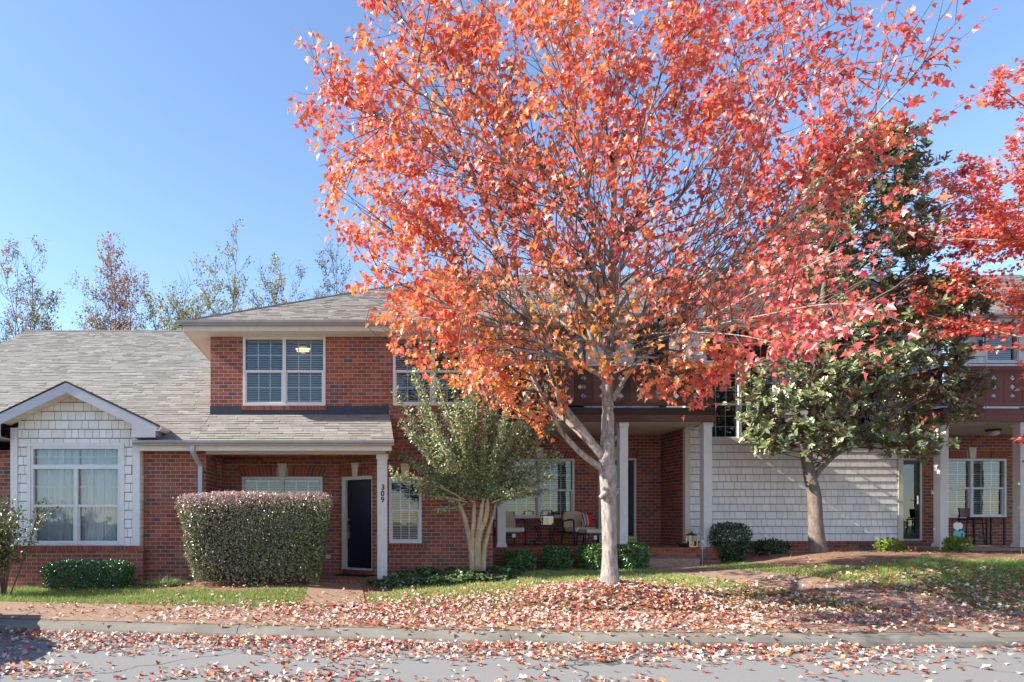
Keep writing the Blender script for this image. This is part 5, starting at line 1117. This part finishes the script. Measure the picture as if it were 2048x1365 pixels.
def ivy():
    n = 9000; X = RNG.uniform(.3, 3.6, n); Y = RNG.uniform(13.0, 14.95, n)
    lowy = np.interp(X, [.3, .9, 1.6, 2.4, 3.2, 3.6], [13.75, 13.1, 12.95, 13.3, 13.75, 14.3]) + .12*np.sin(X*6); hf = np.where(X < .82, 13.95, 14.95); ok = (Y > lowy) & (Y < hf); X, Y = X[ok], Y[ok]; n = len(X)
    P = np.c_[X, Y, terr(X, Y)+RNG.uniform(.02, .15, n)*(1+.6*np.sin(X*5)*np.sin(Y*4))]; o = leaf_mesh('ivy', P, RNG.normal(size=(n, 3))*[1, 1, .3]+[0, -.3, -.1], RNG.normal(size=(n, 3))*.35+[-.1, -.2, .9], RNG.uniform(.05, .085, n), tmpl_oval(.4, .15), 'ivy'); tag(o, 'patch of pale green ivy creeping below the brick wall beside the white post', 'ground cover', kind='stuff')
ivy()
def grass():
    n = 300000; X = RNG.uniform(-7.5, 13.5, n); Y = RNG.uniform(9.9, 16.0, n); m = mulch(X, Y); pd = pathdist(X, Y); sb = swBack(X)
    dens = np.where(Y < sb+.9, .75, 1.0)*np.where((np.abs(X-4) < 3.2) & (Y < 12.0), .35, 1.0)
    bare = .5+.5*np.sin(X*3.1+Y*2)*np.sin(Y*3.7-X*1.3); dens = dens*np.clip(.55+.6*bare, 0, 1)
    ok = (m < .35) & (pd > .02) & (Y > sb+.02) & (Y < houseFront(X)-.1) & (RNG.random(n) < dens); ok &= ~((X > .3) & (X < 3.3) & (Y > 13.25)); X, Y = X[ok], Y[ok]; n = len(X)
    P = np.c_[X, Y, terr(X, Y)-.004]; L = RNG.uniform(.035, .085, n)*np.where(X < 0, 1.25, .95); T = RNG.normal(size=(n, 3))*[.38, .38, .1]+[.1, 0, 1.0]; N = rvec(n)*[1, 1, .2]
    dry = np.where((X > 0) & (X < 8), .22, 0.0)
    o = leaf_mesh('grass', P, T, N, L, tmpl_blade(), 'grass', None, np.clip(RNG.normal(size=n)*.2+.42+dry*(.4+RNG.random(n)), 0, 1), width=RNG.uniform(.006, .011, n)); tag(o, 'short green lawn grass between the pavement and the houses', 'grass', kind='stuff'); print('grass', n)
grass()
def fallen():
    P = []; Sx = []
    def add(X, Y, z, pile=0): P.append(np.c_[X, Y, z])
    # road
    n = 52000; X = RNG.uniform(-5.2, 9.5, n); Y = RNG.uniform(5.6, 9.7, n); d = kerbY(X)-Y
    nz = np.sin(X*1.3+Y*2.2)*np.sin(Y*2.9-X*.7)+.6*np.sin(X*3.7+1)*np.sin(Y*4.3+2)
    side = np.interp(X, [-5, -3.5, -2, 3.5, 5, 7, 9.5], [.45, .75, 1, 1, .75, .22, .12])
    band = np.exp(-(np.clip(d, 0, 9)/.55)**2)*.95*side + np.clip(.16+.34*nz, .03, .7)*np.interp(X, [-5, 1, 3, 6, 9], [.9, 1, .55, .35, .22])*np.interp(d, [0, .8, 1.4, 2.6], [1, .7, .55, .9])
    ok = (d > .01) & (RNG.random(n) < band*.62); add(X[ok], Y[ok], .006+RNG.random(ok.sum())*.03*(1+1.2*np.exp(-(d[ok]/.4)**2)))
    # kerb and pavement
    n = 17000; X = RNG.uniform(-5.5, 10, n); d = RNG.uniform(.05, SWW+.3, n); Y = kerbY(X)+d
    dn = np.interp(X, [-5.5, -3.5, -1.5, 0, 2, 4.5, 6, 7.5, 10], [.06, .12, .32, .62, .9, .75, .4, .28, .2])*np.interp(d, [.05, .3, .5, 1.0, 1.7], [.12, .3, .5, .8, 1.15]); ok = RNG.random(n) < dn*.8
    z = np.interp(d, [0, .08, .15, .3, .33, 2], [.03, .125, .14, .15, .155, .185]); add(X[ok], Y[ok], z[ok]+.006+RNG.random(ok.sum())*.02)
    # lawn, mound, walkway
    n = 30000; X = RNG.uniform(-5, 12, n); Y = RNG.uniform(10.2, 14.3, n); sb = swBack(X)
    g = np.exp(-(((X-TX)/3.4)**2+((Y-10.75)/1.2)**2))*1.5 + .55*np.exp(-(((X-.3)/1.5)**2+((Y-11.0)/.6)**2)) + .22*np.exp(-(np.clip(Y-sb, 0, 9)/.5)**2)*np.clip((X+4.5)/3, 0, 1) + .75*np.exp(-(((X-9.8)/2.3)**2+((Y-11.4)/.8)**2)) + .05
    g *= np.where(pathdist(X, Y) < 0, .45, 1); g *= np.where(Y > 13.2, .35, 1); ok = (Y > sb-.05) & (Y < houseFront(X)-.2) & (RNG.random(n) < g*.75); add(X[ok], Y[ok], terr(X[ok], Y[ok])+.02+RNG.random(ok.sum())*.045)
    P = np.concatenate(P); n = len(P)
    N = RNG.normal(size=(n, 3))*.27+[0, 0, 1]; T = RNG.normal(size=(n, 3))*[1, 1, .15]; rnd = RNG.random(n)
    o = leaf_mesh('fallen_leaves', P, T, N, RNG.uniform(.04, .08, n), tmpl_maple(.5, -.35), 'fallen', None, rnd); tag(o, 'pale pink, red and orange maple leaves scattered over the road, kerb, pavement and lawn', 'leaves', kind='stuff'); print('fallen', n)
fallen()
def pine_straw():
    n = 9000; X = RNG.uniform(-5, 14, n); Y = RNG.uniform(10, 16.6, n); ok = (mulch(X, Y) > .6) & (pathdist(X, Y) > 0) & (Y < houseFront(X)-.03); X, Y = X[ok], Y[ok]; n = len(X); P = np.c_[X, Y, terr(X, Y)+.012]
    o = leaf_mesh('pine_straw', P, RNG.normal(size=(n, 3))*[1, 1, .12], RNG.normal(size=(n, 3))*.3+[0, 0, 1], RNG.uniform(.08, .18, n), tmpl_blade(), m_leaf('straw', [(0, (.14, .07, .04)), (.5, (.36, .215, .135)), (1, (.52, .37, .25))], .1, .6, .3), None, width=.006); tag(o, 'brown pine straw mulch covering the planting beds and the tree mound', 'mulch', kind='stuff')
pine_straw()
# ------------------------------------------------------------------ porch things
M['cushion'] = m_plain('beige_cushion', (.50, .36, .245), .9, .08, 20); M['cushion2'] = m_plain('seat_cushion', (.56, .49, .40), .9, .06, 20)
M['chairframe'] = m_plain('chair_frame', (.05, .04, .035), .45)
def cushion(mb, x0, x1, y0, y1, z0, z1): mb.box(x0, x1, y0, y1, z0, z1, .5)
def make_chair(loc, rz, label, tagged=False):
    r = thing('patio_chair', label, 'chair', loc, rz, 'cushioned patio chairs on the middle porch'); w = .31
    for s in (-1, 1):
        m = MB(); m.tube([(s*w, -.30, 0), (s*w, -.29, .40), (s*w, -.27, .60), (s*(w), -.20, .635), (s*w, .0, .625), (s*w, .22, .60)], [.022]*6, 8); m.build('arm', 'chairframe', r, world=False, smooth=True)
        m = MB(); m.tube([(s*w*.97, .36, 0), (s*w*.97, .27, .4), (s*w*.93, .37, .84)], [.02]*3, 8); m.build('leg', 'chairframe', r, world=False, smooth=True)
    m = MB(); m.box(-w, w, -.28, .28, .285, .315); m.build('seat_frame', 'chairframe', r, world=False)
    m = MB(); m.box(-w+.025, w-.025, -.31, .24, .32, .44); m.build('seat_cushion', 'cushion2', r, world=False, bevel=.035)
    m = MB(); n = 14; top = []
    for k in range(n+1): x = -w+.02+(2*w-.04)*k/n; u = abs(2*k/n-1); top.append((x, .86-.07*u**2.2 if u < .86 else .80-.05*(u-.86)/.14))
    pts = [(-w+.02, .42), (w-.02, .42)] + top[::-1]
    m.prism(pts, .22, .33); me = m.build('back_cushion', 'cushion', r, world=False, bevel=.02)
    for v in me.data.vertices: v.co.y += (v.co.z-.42)*.22
    m = MB(); m.box(-.045, .045, -.305, -.30, .19, .28); m.build('care_tag', 'white', r, world=False); return r
chY = 17.25
make_chair((fx(1018, chY), chY, CF), .18, 'cushioned patio chair partly hidden behind the left porch post')
make_chair((fx(1159, chY), chY, CF), .20, 'cushioned patio chair holding the striped red pillow beside the maple trunk')
def ottoman():
    X, Y = fx(1184, 16.72), 16.72; r = thing('ottoman', 'cushioned ottoman with dark curved legs before the right patio chair', 'ottoman', (X, Y, CF), .12); w = .27
    for sy in (-1, 1):
        m = MB(); m.tube([(-w-.02, sy*.22, 0), (-w, sy*.22, .30), (-w+.04, sy*.22, .385), (-w+.12, sy*.22, .40)], [.02]*4, 8); m.build('leg', 'chairframe', r, world=False, smooth=True)
        m = MB(); m.tube([(w+.02, sy*.22, 0), (w, sy*.22, .30), (w-.04, sy*.22, .385), (w-.12, sy*.22, .40)], [.02]*4, 8); m.build('leg', 'chairframe', r, world=False, smooth=True)
    m = MB(); m.box(-w, w, -.22, .22, .26, .29); m.build('seat_frame', 'chairframe', r, world=False)
    m = MB(); m.box(-w+.02, w+.02, -.25, .25, .30, .41); m.build('seat_cushion', 'cushion2', r, world=False, bevel=.03)
    m = MB(); m.box(-.06, .02, -.225, -.222, .15, .25); m.build('care_tag', 'white', r, world=False)
ottoman()
def side_table():
    X, Y = fx(1090, 17.3), 17.3; r = thing('side_table', 'dark metal side table with splayed curved legs between the patio chairs', 'table', (X, Y, CF))
    m = MB(); m.box(-.27, .27, -.25, .25, .455, .485); m.build('tabletop', 'bronze', r, world=False, bevel=.006)
    for sx in (-1, 1):
        for sy in (-1, 1): m = MB(); m.tube([(sx*.25, sy*.2, 0), (sx*.17, sy*.14, .12), (sx*.14, sy*.12, .28), (sx*.2, sy*.17, .455)], [.014, .017, .017, .015], 7); m.build('leg', 'bronze', r, world=False, smooth=True)
side_table()
def terrarium():
    X, Y = fx(1094, 17.25), 17.25; r = thing('house_lantern', 'black framed glass house lantern with green plants on the side table', 'lantern', (X, Y, CF+.486)); m = MB(); w, d, h, hr = .14, .11, .245, .385; t = .009
    C = [(-w, -d), (w, -d), (w, d), (-w, d)]
    for x, y in C: m.tube([(x, y, 0), (x, y, h)], t, 4)
    for z in (.01, h):
        for k in range(4): m.tube([(*C[k], z), (*C[(k+1) % 4], z)], t, 4)
    for x, y in C: m.tube([(x, y, h), (x*.82, 0, hr)], t, 4)
    m.tube([(-w*.82, 0, hr), (w*.82, 0, hr)], t, 4); m.tube([(-.03, 0, hr), (-.02, 0, hr+.03), (.02, 0, hr+.03), (.03, 0, hr)], .005, 4); m.build('frame', 'black', r, world=False)
    g = MB(); g.box(-w+.01, w-.01, -d, -d+.003, .02, h-.01); g.box(-w+.01, w-.01, d-.003, d, .02, h-.01); g.build('pane', 'glass', r, world=False)
    g = MB(); g.box(-w+.012, w-.012, -d+.012, d-.012, .003, .02); g.build('base', 'white', r, world=False)
    n = 220; leaf_mesh('plants', np.c_[RNG.normal(size=n)*.045, RNG.normal(size=n)*.035, RNG.uniform(.03, .19, n)], rvec(n)+[0, 0, .5], rvec(n), RNG.uniform(.02, .05, n), tmpl_oval(), 'box', r, world=False)
terrarium()
def pillow():
    X, Y = fx(1178, 17.12), 17.18; r = thing('striped_pillow', 'red pillow with grey and white stripes leaning in the right patio chair', 'pillow', (X, Y, CF+.44), .25)
    t = NT('pillow_stripes'); u = t.n('SeparateXYZ', _0=t.n('TexCoord').outputs['Generated']).outputs[0]
    c = t.ramp(u, [(0, (.06, .05, .05)), (.10, (.55, .5, .45)), (.15, (.12, .1, .1)), (.22, (.55, .5, .45)), (.27, (.2, .18, .19)), (.42, (.55, .5, .45)), (.47, (.62, .03, .03)), (.86, (.55, .02, .025))], True); t.pbr(c, .9); M['pillow'] = t.m
    m = MB(); n = 14; a = .17; idx = {}
    for s in (1, -1):
        for i in range(n+1):
            for j in range(n+1):
                u, v = 2*i/n-1, 2*j/n-1; k = (1-u**4)*(1-v**4); pin = 1-.10*(1-abs(u))*abs(v)**3 - 0
                idx[s, i, j] = len(m.v); m.v.append((u*a*(1-.08*(1-v*v)), s*.065*k**.6, a+v*a*(1-.08*(1-u*u))))
        for i in range(n):
            for j in range(n): q = (idx[s, i, j], idx[s, i+1, j], idx[s, i+1, j+1], idx[s, i, j+1]); m.f.append(q if s < 0 else q[::-1]); m.r.append(.5)
    for k, v in enumerate(m.v): x, y, z = v; c_, s_ = math.cos(-.25), math.sin(-.25); x2, z2 = x*c_-(z-.17)*s_, x*s_+(z-.17)*c_+.18; m.v[k] = (x2, y+z2*.25, z2)
    m.build('cover', 'pillow', r, world=False, smooth=True)
pillow()
def brass_lantern():
    X, Y = fx(1383, 15.9), 15.9; r = thing('brass_lantern', 'small brass framed lantern at the porch edge beside the right post', 'lantern', (X, Y, CF)); t = NT('brass'); t.pbr((.62, .42, .14), .3, None, .9); M['brass'] = t.m; m = MB(); w = .085
    m.box(-w-.012, w+.012, -w-.012, w+.012, 0, .022)
    for x in (-w, w):
        for y in (-w, w): m.box(x-.011, x+.011, y-.011, y+.011, .022, .27)
    m.build('frame', 'brass', r, world=False); m = MB(); m.lathe([(.15, .265), (.155, .272), (.05, .325), (.02, .34)], (0, 0), 4); m.lathe([(.012, .34), (.012, .36)], (0, 0), 6); m.tube([(.035*math.cos(k*.5236), 0, .395+.035*math.sin(k*.5236)) for k in range(13)], .004, 5); m.build('roof', 'bronze', r, world=False)
    m = MB(); m.lathe([(.035, .022), (.035, .13)], (0, 0), 12); m.build('candle', 'white', r, world=False)
brass_lantern()
m = MB(); r = thing('dark_bowl', 'shallow dark blue bowl on the porch floor beside the brass lantern', 'bowl', (fx(1366, 15.95), 15.95, CF)); m.lathe([(.05, 0), (.07, .01), (.12, .06), (.13, .085), (.12, .083), (.06, .025)], (0, 0), 18); M['navy'] = m_plain('navy_glaze', (.018, .03, .045), .25); m.build('body', 'navy', r, world=False, smooth=True)
m = MB(); m.tube([(.1*math.cos(k*.35), .03, .06+.1*math.sin(k*.35)) for k in range(10)], .007, 6); m.build('handle', 'navy', r, world=False)
def wire_ornament():
    X, Y = fx(1405, 15.25), 15.25; zb = tz(X, Y); r = thing('garden_ornament', 'white wire spiral ornament on a stake before the right porch post', 'ornament', (X, Y, zb)); m = MB(); h = fz(1088, Y)-zb
    m.tube([(0, 0, -.05), (0, 0, h)], .005, 5); m.build('stake', 'winframe', r, world=False); m = MB()
    for k, (rr_, z) in enumerate(((.085, h+.0), (.06, h-.05), (.055, h-.10))): m.tube([(rr_*math.cos(a), rr_*.8*math.sin(a), z+.008*math.sin(3*a)) for a in np.linspace(0, 6.283, 17)], .008, 5)
    m.lathe([(.01, h+.02), (.04, h+.03), (.045, h+.05), (.015, h+.08)], (0, 0), 10); m.tube([(.045*math.cos(a), 0, h+.12+.045*math.sin(a)) for a in np.linspace(0, 6.283, 15)], .006, 5); m.build('rings', 'winframe', r, world=False, smooth=True)
    m = MB(); m.tube([(.10, 0, -.02), (.10, 0, .40), (.115, 0, h+.16), (.14, 0, h+.20), (.165, 0, h+.16), (.16, 0, h+.06)], .004, 5); m.build('hook', 'bronze', r, world=False)
wire_ornament()
r = thing('planter_box', 'small yellow-green crate planter beside the porch door', 'planter', (fx(1262, 16.2), 16.2, CF)); m = MB()
for z in (0, .085, .17): m.box(-.1, .1, -.1, -.085, z, z+.07); m.box(-.1, .1, .085, .1, z, z+.07); m.box(-.1, -.085, -.085, .085, z, z+.07); m.box(.085, .1, -.085, .085, z, z+.07)
for x in (-.08, .08):
    for y in (-.078, .078): m.box(x-.008, x+.008, y-.006, y+.006, 0, .25)
M['crate'] = m_plain('crate_wood', (.30, .27, .10), .8, .25, 30); m.build('crate', 'crate', r, world=False); m = MB(); m.box(-.08, .08, -.075, .075, .01, .2); m.build('soil', 'room', r, world=False)
m = MB(); x0 = fx(668, 15.1); m.prism([(-.42, -.22), (.42, -.22), (.42, .22), (-.42, .22)], 0, .012, 'z'); o = m.build('doormat', m_plain('mat_rubber', (.012, .011, .011), .9), None, origin=(0, 0, 0)); o.location = (fx(707, 15.0), 14.95, FZ-.002); o.rotation_euler = (0, 0, -.55); tag(o, 'black doormat lying before the black door of 309', 'doormat')
def pumpkins():
    Y = 15.72; X = fx(1915, Y); r = thing('pumpkin_cutout', 'wooden cutout of stacked white, teal and orange pumpkins on the red balcony porch', 'decoration', (X, Y, CF)); cols = {'orange_pumpkin': (.55, .17, .06), 'teal_pumpkin': (.13, .48, .48), 'white_pumpkin': (.72, .70, .70)}
    def P(px, py): return (fx(px, Y)-X, fz(py, Y)-CF)
    for nm, cx, cy, rx, rz, d in (('orange_pumpkin', 1914, 1085, 11.5, 9.5, .0), ('teal_pumpkin', 1916.5, 1070, 11, 10.5, -.022), ('white_pumpkin', 1913, 1052.5, 9, 8.5, -.044)):
        pts = []
        for k in range(40): a = 2*math.pi*k/40; q = 1+.05*math.cos(3*a); x, z = P(cx+rx*q*math.cos(a), cy-rz*(1-.06*math.cos(6*a))*math.sin(a)); pts.append((x, z))
        m = MB(); m.prism(pts, d, d+.02); M[nm] = m_plain(nm, cols[nm], .6, .05); m.build(nm, nm, r, world=False)
    m = MB()
    for (px, py, w, h) in ((1914, 1045, 4, 1.2), (1916, 1061, 2.2, 3.2), (1921, 1069, 2.6, 2.0)):
        x, z = P(px, py); s = 1/86.; m.prism([(x-w*s, z-.2*h*s), (x, z-h*s), (x+w*s, z+.4*h*s), (x+.2*w*s, z+h*s), (x-.6*w*s, z+.7*h*s)], -.05, -.0445)
    m.build('stems', 'black', r, world=False); m = MB(); x, z = P(1925, 1059); m.prism([(x-.03, z), (x, z-.03), (x+.035, z), (x, z+.03)], -.04, -.03); M['olive'] = m_plain('olive_paint', (.2, .17, .04), .7); m.build('leaf', 'olive', r, world=False); m = MB(); m.tube([(0, .03, 0), (0, .03, .3)], .01, 5); m.build('stake', 'bronze', r, world=False)
pumpkins()
M['brownmetal'] = m_plain('brown_stool_metal', (.05, .025, .02), .5); M['brownseat'] = m_plain('brown_stool_back', (.16, .062, .05), .55)
def bar_set():
    Y = 17.3; X = fx(1941, Y); r = thing('bar_stool', 'brown bar stool with a curved backrest under the window on the red balcony porch', 'stool', (X, Y, CF), .35)
    for sx in (-1, 1):
        for sy in (-1, 1): m = MB(); m.tube([(sx*.2, sy*.2, 0), (sx*.16, sy*.16, .62)], [.014, .016], 6); m.build('leg', 'brownmetal', r, world=False)
    m = MB(); m.box(-.2, .2, -.2, .2, .62, .655); m.build('seat', 'brownmetal', r, world=False, bevel=.015)
    m = MB(); n = 10
    for z0, z1 in ((.70, .93),):
        for k in range(n):
            a0, a1 = math.pi*(.2+.6*k/n), math.pi*(.2+.6*(k+1)/n); 
            def q(a, rr_, z): return (rr_*math.cos(a)*1.1, rr_*math.sin(a)*.9, z)
            m.quad(q(a1, .21, z0), q(a0, .21, z0), q(a0, .24, z1), q(a1, .24, z1)); m.quad(q(a0, .225, z0), q(a1, .225, z0), q(a1, .255, z1), q(a0, .255, z1)); m.quad(q(a0, .21, z1-.0), q(a1, .21, z1), q(a1, .255, z1), q(a0, .255, z1)); m.quad(q(a1, .21, z0), q(a0, .21, z0), q(a0, .225, z0), q(a1, .225, z0))
    m.build('backrest', 'brownseat', r, world=False, smooth=True); m = MB(); m.tube([(-.17, .14, .655), (-.19, .17, .75)], .013, 6); m.tube([(.17, .14, .655), (.19, .17, .75)], .013, 6)
    for z in (.22,): m.tube([(-.19, -.19, z), (.19, -.19, z), (.19, .19, z), (-.19, .19, z), (-.19, -.19, z)], .01, 5)
    m.build('frame', 'brownmetal', r, world=False)
    X = fx(1978, 17.2); r = thing('bar_table', 'dark brown bar table beside the stool on the red balcony porch', 'table', (X, 17.2, CF)); m = MB(); m.box(-.37, .37, -.22, .22, .665, .70); m.build('tabletop', 'brownmetal', r, world=False, bevel=.008)
    for sx in (-1, 1):
        for sy in (-1, 1): m = MB(); m.box(sx*.22-.018, sx*.22+.018, sy*.18-.018, sy*.18+.018, 0, .665); m.build('leg', 'brownmetal', r, world=False)
    m = MB(); m.box(-.20, .20, -.012, .012, .28, .31); m.box(-.202, .202, -.16, .16, .52, .545); m.build('shelf', 'brownmetal', r, world=False)
bar_set()
# ------------------------------------------------------------------ parked car (only its rear corner reaches the frame)
def car():
    Xr = -5.34; Yr = 10.32; W_ = 1.78; L = 4.5; r = thing('parked_car', 'dark parked car whose rear corner peeks in at the left edge', 'car', (Xr-W_/2, Yr-L/2, 0.0))
    t = NT('car_paint'); b = t.pbr((.02, .023, .028), .3, spec=.5); b.inputs['Coat Weight'].default_value = .6; M['carpaint'] = t.m; M['tyre'] = m_plain('tyre_rubber', (.015, .015, .016), .85); M['carglass'] = m_plain('car_glass', (.01, .012, .014), .08, .1, 3, 0, .6); M['tail'] = m_plain('tail_light', (.45, .015, .012), .2)
    ys = np.array([-2.25, -2.18, -1.9, -1.3, -.9, 0, .9, 1.45, 1.85, 2.1, 2.2, 2.25]); top = np.array([.62, .70, .76, .82, .86, .88, .88, .87, .84, .80, .72, .60]); wid = np.array([.70, .80, .87, .885, .89, .89, .89, .885, .86, .80, .72, .62]); bot = np.array([.36, .30, .24, .22, .22, .22, .22, .22, .26, .30, .36, .42])
    m = MB(); k = 16
    for y, zt_, w, zb_ in zip(ys, top, wid, bot):
        for j in range(k): a = 2*math.pi*j/k; ca, sa = math.cos(a), math.sin(a); e = .45; m.v.append((w*abs(ca)**e*np.sign(ca), y, (zt_+zb_)/2+(zt_-zb_)/2*abs(sa)**e*np.sign(sa)))
    n = len(ys)
    for i in range(n-1):
        for j in range(k): m.f.append((i*k+j, i*k+(j+1) % k, (i+1)*k+(j+1) % k, (i+1)*k+j)); m.r.append(.5)
    m.f.append(tuple(range(k))[::-1]); m.f.append(tuple((n-1)*k+j for j in range(k))); m.r += [.5, .5]; m.build('body', 'carpaint', r, world=False, smooth=True)
    m = MB(); pr = [(-1.25, .84), (-.65, 1.32), (-.3, 1.38), (.35, 1.36), (1.05, .87)]; i = 0
    m.v += [(s*(.82 if z < 1 else .62), y, z) for s in (-1, 1) for y, z in pr]; n = len(pr)
    m.f += [tuple(range(n)), tuple(range(2*n-1, n-1, -1))] + [(q, q+n, (q+1) % n+n, (q+1) % n) for q in range(n)]; m.r += [.5]*(n+2); m.build('cabin', 'carglass', r, world=False); m = MB(); m.box(-.6, .6, -.62, .34, 1.365, 1.40); m.build('roof', 'carpaint', r, world=False, bevel=.015)
    for sx in (-1, 1):
        for y in (-1.38, 1.32):
            m = MB(); pf_ = [(.21, -.1), (.30, -.1), (.33, -.06), (.33, .06), (.30, .1), (.21, .1)]; m.lathe(pf_, (0, 0), 24); m.v = [(sx*.79+z*1.0, y+x, .33+yy) for x, yy, z in m.v]; w_ = m.build('wheel', 'tyre', r, world=False); m = MB(); m.lathe([(.21, -.07), (.2, .09), (.06, .1), (.01, .1)], (0, 0), 20); m.v = [(sx*.79+sx*z, y+x, .33+yy) for x, yy, z in m.v]; m.build('rim', 'metal', w_, world=False)
        m = MB(); m.box(sx*.56, sx*.76, 2.09, 2.2, .60, .70); m.build('tail_light', 'tail', r, world=False, bevel=.02)
car()
# ------------------------------------------------------------------ light, sky, camera
SUN_EL = R(34.5); SUN_AZ = R(-93.8)   # azimuth from +Y, clockwise positive
sd = Vector((math.sin(SUN_AZ)*math.cos(SUN_EL), math.cos(SUN_AZ)*math.cos(SUN_EL), math.sin(SUN_EL)))
sl = bpy.data.lights.new('sun', 'SUN'); sl.energy = 4.0; sl.angle = R(.53); sl.color = (1, .94, .85); so = bpy.data.objects.new('sun', sl); COL.objects.link(so); so.rotation_euler = sd.to_track_quat('Z', 'Y').to_euler(); so.location = (-20, 0, 20)
w = bpy.data.worlds.new('World'); SC.world = w; w.use_nodes = True; nt = w.node_tree; bg = nt.nodes['Background']; sk = nt.nodes.new('ShaderNodeTexSky'); sk.sky_type = 'NISHITA'; sk.sun_disc = False; sk.sun_elevation = SUN_EL; sk.sun_rotation = SUN_AZ % (2*math.pi); sk.air_density = 1.0; sk.dust_density = .35; sk.ozone_density = 3.2; sk.altitude = 1200
tn = nt.nodes.new('ShaderNodeMix'); tn.data_type = 'RGBA'; tn.blend_type = 'MULTIPLY'; tn.inputs[0].default_value = 1; tn.inputs[7].default_value = (1.0, .97, .945, 1); nt.links.new(sk.outputs[0], tn.inputs[6]); nt.links.new(tn.outputs[2], bg.inputs[0]); bg.inputs[1].default_value = .118
cam = bpy.data.cameras.new('camera'); co = bpy.data.objects.new('camera', cam); COL.objects.link(co); co.location = (0, 0, EYE); co.rotation_euler = (R(90), 0, 0)
cam.sensor_width = 36; cam.lens = F/2048*36; cam.shift_x = (1024-VX)/2048; cam.shift_y = (HY-682.5)/2048; cam.clip_end = 2000; cam.clip_start = .05; SC.camera = co
vs = SC.view_settings; vs.view_transform = 'Standard'; vs.look = 'None'; vs.gamma = 1; vs.exposure = 1.6; vs.use_curve_mapping = False
SC.render.resolution_x = 1024; SC.render.resolution_y = 682
SC.cycles.max_bounces = 8; SC.cycles.transparent_max_bounces = 12
